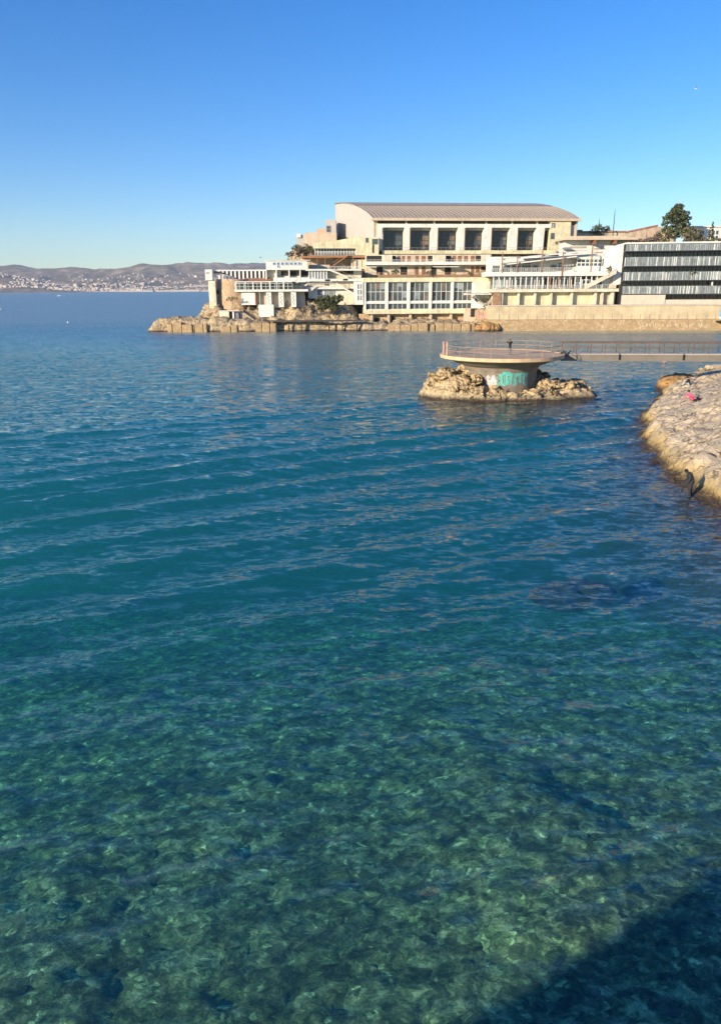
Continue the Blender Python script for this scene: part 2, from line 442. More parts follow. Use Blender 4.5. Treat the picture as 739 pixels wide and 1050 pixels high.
edge = np.minimum(1, np.minimum(np.arange(len(ys))[:, None], (len(ys)-1-np.arange(len(ys)))[:, None])/2.0)*np.minimum(1, np.minimum(np.arange(nc), nc-1-np.arange(nc))/2.0)[None, :]
gz *= edge
sea = gridmesh('sea', np.stack([gx, gy, gz], -1), None)
struct(sea)
# close the body of water: sides and bottom at -24 m
bm = bmesh.new(); bm.from_mesh(sea.data)
be = [e for e in bm.edges if len(e.link_faces) == 1]
ret = bmesh.ops.extrude_edge_only(bm, edges=be)
for v in ret['geom']:
    if isinstance(v, bmesh.types.BMVert): v.co.z = -24
bot = [e for e in bm.edges if len(e.link_faces) == 1]
bmesh.ops.edgeloop_fill(bm, edges=bot)
bmesh.ops.recalc_face_normals(bm, faces=bm.faces)
bm.to_mesh(sea.data); bm.free()

m = bpy.data.materials.new('sea_water'); m.use_nodes = True; nt = m.node_tree; nt.nodes.clear()
out = N(nt, 'ShaderNodeOutputMaterial')
g_ = nt.nodes.new('ShaderNodeNewGeometry')
def ripple(scale, rz, loc_scale, detail, amp):
    mp = nt.nodes.new('ShaderNodeMapping'); mp.inputs['Rotation'].default_value = (0, 0, rz); mp.inputs['Scale'].default_value = loc_scale
    nt.links.new(g_.outputs['Position'], mp.inputs['Vector'])
    t = nt.nodes.new('ShaderNodeTexNoise'); t.inputs['Scale'].default_value = scale; t.inputs['Detail'].default_value = detail
    t.inputs['Roughness'].default_value = .55; t.inputs['Distortion'].default_value = .3
    nt.links.new(mp.outputs['Vector'], t.inputs['Vector'])
    v = nt.nodes.new('ShaderNodeVectorMath'); v.operation = 'SUBTRACT'; v.inputs[1].default_value = (.5, .5, .5); nt.links.new(t.outputs['Color'], v.inputs[0])
    w = nt.nodes.new('ShaderNodeVectorMath'); w.operation = 'MULTIPLY'; w.inputs[1].default_value = (amp*.6, amp, 0); nt.links.new(v.outputs[0], w.inputs[0])
    return w.outputs[0]
r1 = ripple(1.0, R(10), (.9, 2.1, 1), 4, 1.0); r2 = ripple(1.0, R(18), (2.4, 5.2, 1), 4, 1.25)
gust = noise(nt, pos(nt, .03, .07, 1), 1.0, 3)
gv = nt.nodes.new('ShaderNodeVectorMath'); gv.operation = 'MULTIPLY'
nt.links.new(r2, gv.inputs[0]); nt.links.new(ramp(nt, gust, [(.3, .5), (.65, 1.0)]), gv.inputs[1])
a0 = nt.nodes.new('ShaderNodeVectorMath'); nt.links.new(r1, a0.inputs[0]); nt.links.new(gv.outputs[0], a0.inputs[1])
gsy = N(nt, 'ShaderNodeSeparateXYZ'); nt.links.new(g_.outputs['Position'], gsy.inputs[0])
gam = N(nt, 'ShaderNodeMapRange'); gam.inputs['From Min'].default_value = 12; gam.inputs['From Max'].default_value = 80; gam.inputs['To Min'].default_value = .78; gam.inputs['To Max'].default_value = 1.15
nt.links.new(gsy.outputs['Y'], gam.inputs['Value'])
a1 = nt.nodes.new('ShaderNodeVectorMath'); a1.operation = 'SCALE'; nt.links.new(a0.outputs[0], a1.inputs[0]); nt.links.new(gam.outputs[0], a1.inputs['Scale'])
a2 = nt.nodes.new('ShaderNodeVectorMath'); nt.links.new(a1.outputs[0], a2.inputs[0]); nt.links.new(g_.outputs['Normal'], a2.inputs[1])
b2 = nt.nodes.new('ShaderNodeVectorMath'); b2.operation = 'NORMALIZE'; nt.links.new(a2.outputs[0], b2.inputs[0])
fr = N(nt, 'ShaderNodeFresnel'); 
io = N(nt, 'ShaderNodeMapRange'); io.inputs['To Min'].default_value = 1.38; io.inputs['To Max'].default_value = 1/1.38
nt.links.new(g_.outputs['Backfacing'], io.inputs['Value']); nt.links.new(io.outputs[0], fr.inputs['IOR']); nt.links.new(b2.outputs[0], fr.inputs['Normal'])
gl = N(nt, 'ShaderNodeBsdfGlossy'); 
gsx = N(nt, 'ShaderNodeSeparateXYZ'); nt.links.new(g_.outputs['Position'], gsx.inputs[0])
gr = N(nt, 'ShaderNodeMapRange'); gr.interpolation_type = 'SMOOTHSTEP'; gr.inputs['From Min'].default_value = 60; gr.inputs['From Max'].default_value = 330
gr.inputs['To Min'].default_value = .05; gr.inputs['To Max'].default_value = .46
nt.links.new(gsx.outputs['Y'], gr.inputs['Value']); nt.links.new(gr.outputs[0], gl.inputs['Roughness']); nt.links.new(b2.outputs[0], gl.inputs['Normal'])
tr = N(nt, 'ShaderNodeBsdfTransparent'); tr.inputs['Color'].default_value = (.95, 1, 1, 1)
df = N(nt, 'ShaderNodeBsdfDiffuse'); df.inputs['Color'].default_value = (.006, .115, .20, 1)
up = N(nt, 'ShaderNodeCombineXYZ'); up.inputs[2].default_value = 1; nt.links.new(up.outputs[0], df.inputs['Normal'])
mx1 = N(nt, 'ShaderNodeMixShader'); mx1.inputs[0].default_value = .03
nt.links.new(tr.outputs[0], mx1.inputs[1]); nt.links.new(df.outputs[0], mx1.inputs[2])
mx = N(nt, 'ShaderNodeMixShader'); nt.links.new(fr.outputs[0], mx.inputs[0])
nt.links.new(mx1.outputs[0], mx.inputs[1]); nt.links.new(gl.outputs[0], mx.inputs[2])
nt.links.new(mx.outputs[0], out.inputs['Surface'])
ab = N(nt, 'ShaderNodeVolumeAbsorption'); ab.inputs['Color'].default_value = (.38, .88, .82, 1); ab.inputs['Density'].default_value = .13
vs = N(nt, 'ShaderNodeVolumeScatter'); vs.inputs['Color'].default_value = (.10, .45, 1, 1); vs.inputs['Density'].default_value = .030
add = N(nt, 'ShaderNodeAddShader'); nt.links.new(ab.outputs[0], add.inputs[0]); nt.links.new(vs.outputs[0], add.inputs[1]); nt.links.new(add.outputs[0], out.inputs['Volume'])
sea.data.materials.clear(); sea.data.materials.append(m)

# seabed
sy = np.concatenate([np.arange(-45, 45, .2), np.geomspace(45, 9200, 260)])
su = np.linspace(-1, 1, 420)
shw = 34+.62*np.maximum(sy, 0)+2
sx_ = su[None, :]*(shw[:, None]-4); sy_ = np.repeat(sy[:, None], 420, 1)
def bed_depth(x, y):
    d = 1.25+.05*np.maximum(y, 0)+.0036*np.maximum(y-10, 0)**2
    d = np.minimum(d, 16)+.6*(fbm(x*.09, y*.09, 3, 61)-.5)-.06*x*np.exp(-y/60)
    return np.maximum(d, .9)
f1, f2 = cells(sx_*1.9+1.6*fbm(sx_*1.1, sy_*1.1, 3, 8), sy_*1.9+1.6*fbm(sx_*1.1, sy_*1.1, 3, 9), 3)
stone = np.sqrt(np.clip(1-(f1/.72)**2, 0, 1))*.11*(sy_ < 45)
big = np.clip(fbm(sx_*.22, sy_*.22, 3, 31)-.5, 0, 1)*.8
sz = -bed_depth(sx_, sy_)+stone+big*np.exp(-np.maximum(sy_, 0)/80)
bed = gridmesh('seabed', np.stack([sx_, sy_, np.maximum(sz, -23)], -1), None)
struct(bed)
m, nt, b = newmat('seabed_stones_caustics')
p = pos(nt)
dn = nt.nodes.new('ShaderNodeTexNoise'); dn.inputs['Scale'].default_value = 1.0; dn.inputs['Detail'].default_value = 4
nt.links.new(pos(nt, 1.4, 3.6, 1), dn.inputs['Vector'])
va = nt.nodes.new('ShaderNodeVectorMath'); va.operation = 'MULTIPLY_ADD'; va.inputs[1].default_value = (.55, .35, 0)
nt.links.new(dn.outputs['Color'], va.inputs[0]); nt.links.new(p, va.inputs[2])
q = va.outputs[0]
n0 = noise(nt, q, .40, 4, .6); n1 = noise(nt, q, 2.7, 4, .62); n2 = noise(nt, q, 11, 5, .78, .8)
mm = nt.nodes.new('ShaderNodeMath'); mm.operation = 'MULTIPLY_ADD'; mm.inputs[1].default_value = .75; nt.links.new(n2, mm.inputs[0]); nt.links.new(n1, mm.inputs[2])
m3 = nt.nodes.new('ShaderNodeMath'); m3.operation = 'MULTIPLY_ADD'; m3.inputs[1].default_value = .34; nt.links.new(n0, m3.inputs[0]); nt.links.new(mm.outputs[0], m3.inputs[2])
c = ramp(nt, m3.outputs[0], [(.0, (.022, .034, .024)), (.34, (.065, .10, .05)), (.48, (.16, .22, .095)), (.62, (.34, .40, .18)), (.80, (.72, .76, .42))])
sc1 = nt.nodes.new('ShaderNodeMapRange'); sc1.inputs['From Min'].default_value = .60; sc1.inputs['From Max'].default_value = 1.40
nt.links.new(m3.outputs[0], sc1.inputs['Value'])
for l in list(nt.links):
    if l.to_node.type == 'VALTORGB' and l.from_node == m3: nt.links.new(sc1.outputs[0], l.to_socket)
nt.links.new(c, b.inputs['Base Color']); b.inputs['Roughness'].default_value = .95
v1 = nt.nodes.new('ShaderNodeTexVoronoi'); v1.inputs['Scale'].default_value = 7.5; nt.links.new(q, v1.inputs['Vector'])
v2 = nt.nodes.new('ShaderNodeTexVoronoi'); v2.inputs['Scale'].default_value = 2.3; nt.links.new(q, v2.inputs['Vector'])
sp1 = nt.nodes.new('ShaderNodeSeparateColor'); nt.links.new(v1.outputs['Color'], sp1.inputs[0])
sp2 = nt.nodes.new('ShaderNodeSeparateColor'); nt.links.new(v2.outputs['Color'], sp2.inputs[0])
c = mixc(nt, 1.0, c, ramp(nt, sp1.outputs[0], [(.0, .45), (.6, .95), (.92, 1.0), (.97, 2.0)]), 'MULTIPLY')  # pebble tones; the brightest cells imitate caustic glints, the warped lookup refraction
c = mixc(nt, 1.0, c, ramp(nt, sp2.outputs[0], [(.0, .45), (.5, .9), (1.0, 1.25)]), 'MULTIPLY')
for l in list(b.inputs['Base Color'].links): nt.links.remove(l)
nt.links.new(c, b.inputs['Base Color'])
bump(nt, b, n2, .8, .12)
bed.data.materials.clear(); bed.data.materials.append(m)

# ---- far hills across the bay
hx = np.linspace(-7600, 4600, 520); hy = np.linspace(5600, 9150, 150)
HX, HY = np.meshgrid(hx, hy)
def hill_z(x, y):
    s = x/y*FOC*1.03+369.5
    crest = np.interp(s, [-400, -100, 0, 30, 60, 100, 150, 185, 230, 270, 330, 500, 900], [300, 262, 250, 238, 222, 236, 255, 262, 258, 272, 270, 290, 300])
    t = np.clip((y-6050)/2700, 0, 1)
    prof = .62*t**1.15+.38*sst(.55, 1, t)
    z = crest*prof
    n = rid(x/900, y/900, 5, 71)-.5; n2_ = fbm(x/260, y/260, 4, 77)-.5
    z += (n*210+n2_*90)*np.clip(t*1.6, 0, 1)*(1-.45*t)
    z = np.maximum(z, np.where(y > 6000, 4+z*.2, -6))
    # a nearer spur coming in at the far left
    sp = np.exp(-(((s+30)/95)**2))*np.exp(-((y-6500)/420)**2)*175
    return np.maximum(z, sp+(n2_*40)*(sp > 20))
HZ = hill_z(HX, HY); HZ[0] = -20; HZ[-1] = -20; HZ[:, 0] = -20; HZ[:, -1] = -20
m, nt, b = newmat('hill_scrub')
p = pos(nt)
n1 = noise(nt, p, .0055, 8, .72); n2 = noise(nt, p, .018, 5, .75)
c = ramp(nt, n1, [(.34, (.06, .07, .04)), (.48, (.17, .135, .075)), (.57, (.34, .25, .15)), (.70, (.58, .45, .31))])
c = mixc(nt, ramp(nt, n2, [(.45, .0), (.7, .6)]), c, (.06, .07, .04))
nt.links.new(c, b.inputs['Base Color']); b.inputs['Roughness'].default_value = 1
hills = struct(gridmesh('hills', np.stack([HX, HY, HZ], -1), m))

# pale quay along the far shore
mb = MB()
for k in range(60):
    x0 = -5200+k*120; mb.box(x0, x0+118, 5960+14*math.sin(k*1.7), 6010+14*math.sin(k*1.7), -3, 7+3*random.random())
struct(mb.build('shore_road', plaster('far_quay', (.62, .60, .56))))

# houses of the far town
wallm = [flat('far_wall_white', (.62, .55, .46), .9), flat('far_wall_ochre', (.62, .46, .3), .9), flat('far_wall_rose', (.56, .38, .28), .9)]
roofm = flat('far_tile_roof', (.42, .22, .14), .9)
def house_mesh(k, w, d, h, rr):
    mb = MB().box(-w/2, w/2, -d/2, d/2, -12, h); nw = len(mb.f)
    e = 1.2; mb.add([(-w/2-e, -d/2-e, h), (w/2+e, -d/2-e, h), (w/2+e, d/2+e, h), (-w/2-e, d/2+e, h), (-w/2*.55, 0, h+rr), (w/2*.55, 0, h+rr)],
           [(0, 1, 5, 4), (1, 2, 5), (2, 3, 4, 5), (3, 0, 4), (3, 2, 1, 0)])
    me = bpy.data.meshes.new('far_house'); me.from_pydata(mb.v, [], mb.f)
    me.materials.append(wallm[k % 3]); me.materials.append(roofm if rr > 1 else wallm[0])
    for i, pl in enumerate(me.polygons): pl.material_index = 1 if i >= nw else 0
    return me
hm = [house_mesh(0, 22, 14, 9, 4), house_mesh(1, 26, 15, 11, 4), house_mesh(2, 20, 14, 8, 4), house_mesh(0, 30, 15, 20, .6), house_mesh(1, 18, 13, 8, 3.5), house_mesh(0, 36, 18, 13, .8), house_mesh(0, 16, 13, 7, 3)]
def house_spot(low):
    while True:
        px = random.uniform(-20, 275); y = 6030+950*random.random()**1.3 if low else random.uniform(6500, 8300)
        x = at(px, 295, y).x
        if fbm(np.array([x/320.]), np.array([y/320.]), 3, 90)[0] < (.36 if low else .45): continue
        z = float(hill_z(np.array([x]), np.array([y]))[0])
        if z > 200: continue
        return x, y, z
for k in range(290):
    x, y, z = house_spot(k < 190)
    o = bpy.data.objects.new('far_house', random.choice(hm)); COL.objects.link(o)
    o.location = (x, y, z); o.rotation_euler = (0, 0, random.uniform(-.5, .5))
    tag(o, 'tiny pale house of the hazy town on the far shore', 'house', 'houses of the town across the bay')
mb = MB()
for k in range(1150):
    x, y, z = house_spot(k < 820); w = random.uniform(9, 18); d = 12; h = random.uniform(5, 10)
    mb.box(x-w/2, x+w/2, y-d/2, y+d/2, z-12, z+h)
struct(mb.build('town', wallm[0]), 'stuff')

# ---- air
mb = MB().box(-8600, 6600, -140, 9900, -60, 520)
hz = struct(mb.build('haze', None), 'stuff'); hz.data.materials.clear()
m = bpy.data.materials.new('haze_air'); m.use_nodes = True; nt = m.node_tree; nt.nodes.clear()
out = N(nt, 'ShaderNodeOutputMaterial'); pv = N(nt, 'ShaderNodeVolumePrincipled')
pv.inputs['Color'].default_value = (.70, .80, 1, 1); pv.inputs['Density'].default_value = 5.0e-5; pv.inputs['Anisotropy'].default_value = .0
nt.links.new(pv.outputs[0], out.inputs['Volume']); hz.data.materials.append(m)

# ================================================================== HEADLAND AND ROCKS
def colpx(x, y): return x/((y*CP+1.5)/FOC)+369.5
def headland_z(x, y):
    s = colpx(x, y)
    yf = 225.5+2.2*(fbm(x*.12, x*0+3.3, 3, 12)-.5)*2
    d = y-yf
    I = lambda xs, zs: np.interp(s, xs, zs)
    shelf = I([150, 156, 165, 200, 225, 260, 300, 370, 500], [-2, 1.9, 3.0, 3.4, 3.5, 2.6, 2.3, 1.7, 1.8])
    cliff = I([196, 206, 214, 226, 245, 262, 270, 280, 300, 315, 335, 355, 362, 368], [2.5, 4.5, 7.0, 8.3, 8.7, 6.5, 5.0, 7.0, 8.0, 8.3, 7.2, 8.0, 5.2, 2.2])
    mid = I([205, 225, 245, 270, 300, 330, 360, 600], [3, 8, 9, 12, 15, 17, 18, 15])
    high = I([215, 240, 270, 285, 291, 297, 306, 316, 325, 345, 590, 640, 700, 760], [3, 9, 13, 15, 17.5, 21.5, 25, 26, 24, 23.5, 23, 22.5, 23, 23])
    z = -3+(shelf+3)*sst(-.6, .9, d)
    z = np.where(d > 2, z+(np.maximum(cliff, shelf)-shelf)*sst(4.2, 11, d+1.5*(fbm(x*.3, y*.3, 2, 4)-.5)), z)
    z = z+(np.maximum(mid-np.maximum(cliff, shelf), 0))*sst(15, 26, d)
    z = z+(np.maximum(high-np.maximum(mid, np.maximum(cliff, shelf)), 0))*sst(33, 40, d)
    back = I([150, 165, 200, 215, 250, 290, 300, 330], [3.5, 7, 11, 22, 28, 46, 58, 400])
    z = z-(z+4)*sst(0, 5, d-back)
    amp = np.where(d < 3, .5, 1.0)*sst(-.5, 1.2, d)
    z += amp*((rid(x*.22, y*.22, 5, 21)-.55)*2.8+(rid(x*.8, y*.8, 3, 23)-.55)*1.3)
    return z
hx = np.concatenate([np.arange(-72, 45, .5), np.arange(45, 260, 2.5)])
hy = np.concatenate([np.arange(221, 245, .4), np.arange(245, 270, .9), np.arange(270, 420, 4)])
HX, HY = np.meshgrid(hx, hy)
HZ = headland_z(HX, HY)
# blocky, undercut faces: push the surface sideways a little
PX = HX+1.0*(fbm(HZ*.5, HX*.3, 3, 51)-.5); PY = HY+1.6*(fbm(HX*.35, HZ*.7, 3, 52)-.5)
HP = roughen(np.stack([PX, PY, HZ], -1), [(.35, 1.2*(HY < 285), 4)], 3)
low = np.clip((HZ-3.2)/2.5, 0, 1)*.75+.25
HP = fracture(HP, .26, 1.4*low*(HY < 285), .5*low*(HY < 285), 5); HP = fracture(HP, .7, .6*low*(HY < 264), .25*low*(HY < 264), 8); HP = roughen(HP, [(1.6, .25*(HY < 264), 2)], 6)
struct(gridmesh('headland', HP, M['rock_head'], smooth=False))

# flat concrete quay with piers, along the foot of the headland
F0 = Fac(160, 224.2, 500, 224.2, 335)
q = thing('concrete_quay', 'low broken concrete quay along the foot of the headland rocks', 'quay', F0.P(300, 338))
mb = MB()
for a, b_, y0, y1 in ((171, 176, 331, 341), (176.6, 186, 330, 340.5), (186.6, 199, 331.5, 341), (199.6, 212, 331, 341), (226, 243, 333.5, 340.5), (257, 283, 331, 341.5), (398, 446, 332.5, 341), (447, 487, 332, 340.5)):
    x = a
    while x < b_-1:
        w_ = random.uniform(7, 13); d_ = random.uniform(-.7, .1)
        F0.box(MB(), x, min(x+w_, b_), y0+random.uniform(-.5, 1.3), y1+2, -3.5, d_).build('slab', M['quaystone'], q, bevel=.25); x += w_+random.uniform(.2, .5)
mb = MB(); F0.box(mb, 272, 372, 328.5, 329.7, -3, .6); mb.build('walkway', flat('walkway_steel', (.07, .055, .045), .8), q)
for px in (283.5, 296, 309, 337, 351, 366): 
    F0.box(MB(), px-.5, px+.5, 329.7, 341, -.4, .0).build('post', M['black'], q)

# island rock with the round platform
IC = at(514, 364, 86.0)
th = np.linspace(0, 2*math.pi, 420, endpoint=False); rr = np.linspace(0, 1, 110)
TH, RR = np.meshgrid(th, rr)
rx = np.interp(TH/(2*math.pi), [0, .06, .12, .2, .35, .45, .5, .55, .65, .75, .85, .95, 1], [11.2, 10.2, 7.5, 6.5, 7.2, 8.6, 9.7, 9.0, 6.6, 5.6, 6.6, 10.2, 11.2])
rx = rx*(.94+.16*fbm(np.cos(TH)*3+5, np.sin(TH)*3+5, 4, 33))
bx = IC.x+.2+RR*rx*np.cos(TH); by = IC.y-.6+RR*rx*np.sin(TH)*.80
lx = bx-IC.x; ly = by-IC.y
prof = 1.6*sst(1.0, .62, RR)+.55*sst(1.0, .93, RR)-.9*sst(.97, 1.0, RR)
lump = .95*np.exp(-((lx+7.0)**2/5.2+(ly+1.6)**2/9))+.15*np.exp(-((lx+4.0)**2/3+(ly-1)**2/8))
lump += .9*np.exp(-((lx-4.6)**2/3+(ly-1.5)**2/6))+.8*np.exp(-((lx-9.2)**2/1.8+(ly+.2)**2/4))-.55*np.exp(-((lx-7.2)**2/1.6+(ly)**2/9))
inner = sst(1.02, .85, RR)
bz = prof*(.72+.4*(lx < -3))+lump*inner+inner*((rid(bx*.35, by*.35, 3, 41)-.55)*1.3)
bz -= inner*1.1*np.exp(-((lx+3.9)/.28)**2)*sst(.2, -2.0, ly)+inner*.9*np.exp(-((lx+5.6)**2+(ly+.4)**2)/.25)
bz -= inner*+.35*np.exp(-((lx-.8)**2/9+(ly+4.2)**2/4))
bz -= inner*.35*(rid(lx*.8+2, ly*.25, 2, 47) > .86)
bz = np.where(RR > .985, -2.2, bz)
qx = bx+1.0*(fbm(bz*1.1, by*.6, 3, 43)-.5)*inner; qy = by+1.1*(fbm(bx*.6, bz*1.3, 3, 44)-.5)*inner
IP = np.stack([qx, qy, bz], -1); IP = roughen(IP, [(.45, .6*inner, 3)], 9); IP = fracture(IP, .38, .7*inner, .22*inner, 3); IP = fracture(IP, 1.0, .28*inner, .10*inner, 7); IP = roughen(IP, [(2.5, .12*inner, 2)], 4)
isl = gridmesh('island_rock', IP, M['rock_island'], smooth=False, closed_u=True)
tag(isl, 'jagged ochre rock islet carrying the round concrete viewing platform', 'rock')

M['darkrail'] = flat('dark_rail_paint', (.16, .105, .07), .6, .1, .25); M['rail'] = flat('rail_paint', (.34, .25, .19), .6, .1, .25)
pf = thing('viewing_platform', 'round concrete platform on a painted drum above the rock islet', 'platform', (IC.x, IC.y, 1.2))
ZD = 4.75; RD = 7.05
MB().lathe((IC.x, IC.y, 0), [(.01, ZD), (RD-.25, ZD), (RD-.25, ZD+.04), (RD, ZD+.04), (RD, ZD-.33), (RD-.5, ZD-.47), (RD-1.0, ZD-.5)], 72).build('deck', plaster('deck_screed', (.72, .50, .29), .1, .9, .35, .8, (.3, .15, .09)), pf)
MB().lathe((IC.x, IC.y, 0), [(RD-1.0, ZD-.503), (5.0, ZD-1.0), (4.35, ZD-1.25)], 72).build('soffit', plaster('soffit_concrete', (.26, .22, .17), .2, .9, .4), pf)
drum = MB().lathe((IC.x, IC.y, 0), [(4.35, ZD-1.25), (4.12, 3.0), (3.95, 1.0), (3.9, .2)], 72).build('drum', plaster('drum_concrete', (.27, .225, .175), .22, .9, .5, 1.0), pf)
# graffiti on the drum: a turquoise panel with worn edge, pale blocks and rust-red strokes
def drum_r(z): return float(np.interp(z, [.2, 1, 3.0, ZD-1.25], [3.9, 3.95, 4.12, 4.35]))
def drum_patch(a0, a1, z0, z1, off, seed, hole=.36, na=70, nz=26):
    mb = MB(); da = (a1-a0)/na; dz = (z1-z0)/nz
    for i in range(na):
        for j in range(nz):
            u = (i+.5)/na; v = (j+.5)/nz
            ed = min(u, 1-u, v*.8, (1-v)*.8)*7
            if fbm(np.array([u*9+seed]), np.array([v*6.]), 3, seed)[0] > hole+.42*min(ed, 1)*1.0: continue
            q = []
            for (ii, jj) in ((0, 0), (1, 0), (1, 1), (0, 1)):
                a = a0+(i+ii)*da; z = z0+(j+jj)*dz; r = drum_r(z)+off; q.append((IC.x+r*math.cos(a), IC.y+r*math.sin(a), z))
            mb.add(q, [(0, 1, 2, 3)])
    return mb
drum_patch(R(253), R(306), 1.55, 3.15, .012, 3).build('graffiti', flat('turquoise_spray', (.12, .50, .42), .7, 0, .2), drum)
drum_patch(R(236), R(254), 1.4, 2.75, .010, 9, .30).build('graffiti', flat('grey_spray', (.50, .47, .48), .7, 0, .2), drum)
mb = MB()
for k in range(7):                          # loose letter-like strokes
    a = R(256+7.2*k); z0 = 1.75; h = .95+.15*(k % 2)
    def dp(da, z): r = drum_r(z)+.03; return (IC.x+r*math.cos(a+R(da)), IC.y+r*math.sin(a+R(da)), z)
    shp = [[(0, 0), (0, 1), (3, .9), (3.2, .55), (.4, .5), (3.4, 0)], [(0, .1), (0, .9), (2.6, 1), (2.6, 0)], [(3.2, .85), (1.2, 1), (.2, .6), (3, .35), (2.2, 0), (0, .1)]][k % 3]
    mb.tube([dp(u, z0+v*h) for u, v in shp], .028, 5)
mb.build('graffiti_lettering', flat('red_brown_spray', (.25, .13, .11), .7), drum)
mb = MB(); posts = MB(); npost = 22
for k in range(npost):
    a = R(360*k/npost+4)
    if abs((math.degrees(a)+180) % 360-180) < 14: continue
    c = (IC.x+(RD-.35)*math.cos(a), IC.y+(RD-.35)*math.sin(a))
    posts = MB().bar((*c, ZD+.04), (*c, ZD+1.08), .065); posts.build('post', M['rail'], pf)
for z in (ZD+1.1, ZD+.6):
    mb.tube([(IC.x+(RD-.35)*math.cos(R(t)), IC.y+(RD-.35)*math.sin(R(t)), z) for t in range(16, 346, 6)], .03, 6)
mb.build('railing', M['rail'], pf)
for dx, dy in ((-6.85, -1.0), (-6.55, -1.75)):
    MB().bar((IC.x+dx, IC.y+dy, ZD+.04), (IC.x+dx, IC.y+dy, ZD+1.5), .16).build('gate_post', flat('pink_primer', (.58, .34, .26), .7), pf)
MB().bar((IC.x-6.85, IC.y-1.0, ZD+1.5), (IC.x-6.55, IC.y-1.75, ZD+1.5), .09).build('gate_bar', M['rust'], pf)

# footbridge from the platform to the shore
ba = Vector((IC.x+RD-.2, IC.y+.3, ZD-.02)); bb = at(790, 365.5, 83.5); bb.z = ZD-.02
br = thing('footbridge', 'long grey concrete footbridge with thin rails from platform to shore', 'footbridge', ((ba.x+bb.x)/2, (ba.y+bb.y)/2, ZD-.6))
bd = (bb-ba).normalized(); bn = Vector((bd.y, -bd.x, 0)); BW = .95
MB().bar(ba-Vector((0, 0, .40)), bb-Vector((0, 0, .40)), 2*BW, .72).build('beam', plaster('bridge_concrete', (.21, .185, .15), .1, .9, .4, .6), br)
MB().bar(ba-Vector((0, 0, .0)), bb-Vector((0, 0, .0)), 2*BW+.2, .07).build('deck', M['pale_concrete'], br)
L = (bb-ba).length
for s in (-1, 1):
    mb = MB(); o = bn*s*(BW-.02)
    for h in (1.28, .68): mb.tube([ba+o+Vector((0, 0, h)), bb+o+Vector((0, 0, h))], 0.06 if h > 1 else .03, 6)
    mb.build('railing', M['darkrail'], br)
    for k in range(int(L/1.6)+1):
        p = ba+bd*min(k*1.6, L-.1)+o; w = .09 if k < 3 and s > 0 else .05
        MB().bar(p+Vector((0, 0, .036)), p+Vector((0, 0, 1.26)), w).build('post', M['darkrail'], br)
for px in (636, 698.5):
    c = ba+bd*((at(px, 366, 84.5).x-ba.x)/bd.x)+bn*(BW+.05)
    MB().box(c.x-.09, c.x+.09, c.y-.06, c.y+.06, ZD-.62, ZD+.02).build('drain_pipe', M['black'], br)
mb = MB(); c = ba+bn*1.1
for k in range(5): mb.bar(c+Vector((-.5+.25*k, 0, -.15-.08*(k % 2))), c+Vector((.0+.25*k, -.1, .2+.12*((k*2) % 3))), .2, .16)
mb.build('lamp_bracket', M['black'], br)

# shore rock at the right
sp = [(760, 552), (739, 533), (720, 517), (704, 508), (692, 494), (674, 480), (660, 463), (656, 447), (661, 427), (671, 411), (683, 399), (697, 389), (712, 383.5), (740, 379.5)]
SHORE = np.array([onz(*q)[:2] for q in sp]); SHORE = np.vstack([[SHORE[0]+np.array([2.5, -7])], SHORE])
dl = np.concatenate([[0], np.cumsum(np.hypot(*np.diff(SHORE, axis=0).T))])
tt = np.linspace(0, dl[-1], 420)
def crm(t):    # smooth resampling
    k = np.ones(13)/13
    X = np.interp(tt, dl, SHORE[:, 0]); Y = np.interp(tt, dl, SHORE[:, 1])
    Xp = np.pad(X, 6, mode='edge'); Yp = np.pad(Y, 6, mode='edge')
    return np.convolve(Xp, k, 'valid'), np.convolve(Yp, k, 'valid')
SX, SY = crm(tt)
ss = np.concatenate([np.linspace(-14, -3.2, 16), np.linspace(-3, 3, 56), np.linspace(3.2, 42, 170)])
inl = np.array([.93, .36]); inl /= np.linalg.norm(inl)
tx, ty = np.gradient(SX), np.gradient(SY); ln = np.hypot(tx, ty); nx_, ny_ = ty/ln, -tx/ln
w = sst(0, 9, ss)[:, None]
DX = (1-w)*nx_[None]+w*inl[0]; DY = (1-w)*ny_[None]+w*inl[1]; dn_ = np.hypot(DX, DY)
XX = SX[None]+np.cumsum(np.concatenate([np.zeros((1, len(tt))), np.diff(ss)[:, None]*(DX/dn_)[1:]]), 0)
i0 = np.argmin(abs(ss)); XX -= XX[i0:i0+1]-SX[None]
YY = SY[None]+np.cumsum(np.concatenate([np.zeros((1, len(tt))), np.diff(ss)[:, None]*(DY/dn_)[1:]]), 0); YY -= YY[i0:i0+1]-SY[None]
S = ss[:, None]+1.3*(fbm(XX*.22, YY*.22, 3, 55)-.5)*np.minimum(1, np.abs(ss[:, None])+.3)*1.4
far = sst(60, 100, YY)
slope = (.33-.12*far)
ZZ = np.where(S < 0, S*.85-.02*S*S, 0.0)+(1.0-.35*far)*sst(0, 1.5, S)+np.clip(S-.6, 0, None)*slope-np.clip(S-16, 0, None)*slope*.75
# toe boulders and clefts
cl1, cl2 = cells(tt[None]/2.6+.4*fbm(XX*.5, YY*.5, 2, 5), S/2.6, 15)
toe = np.exp(-((S-1.0)/1.5)**2)
ZZ += toe*(.45*(np.clip(cl2-cl1, 0, .5)-.25)*2+.15)
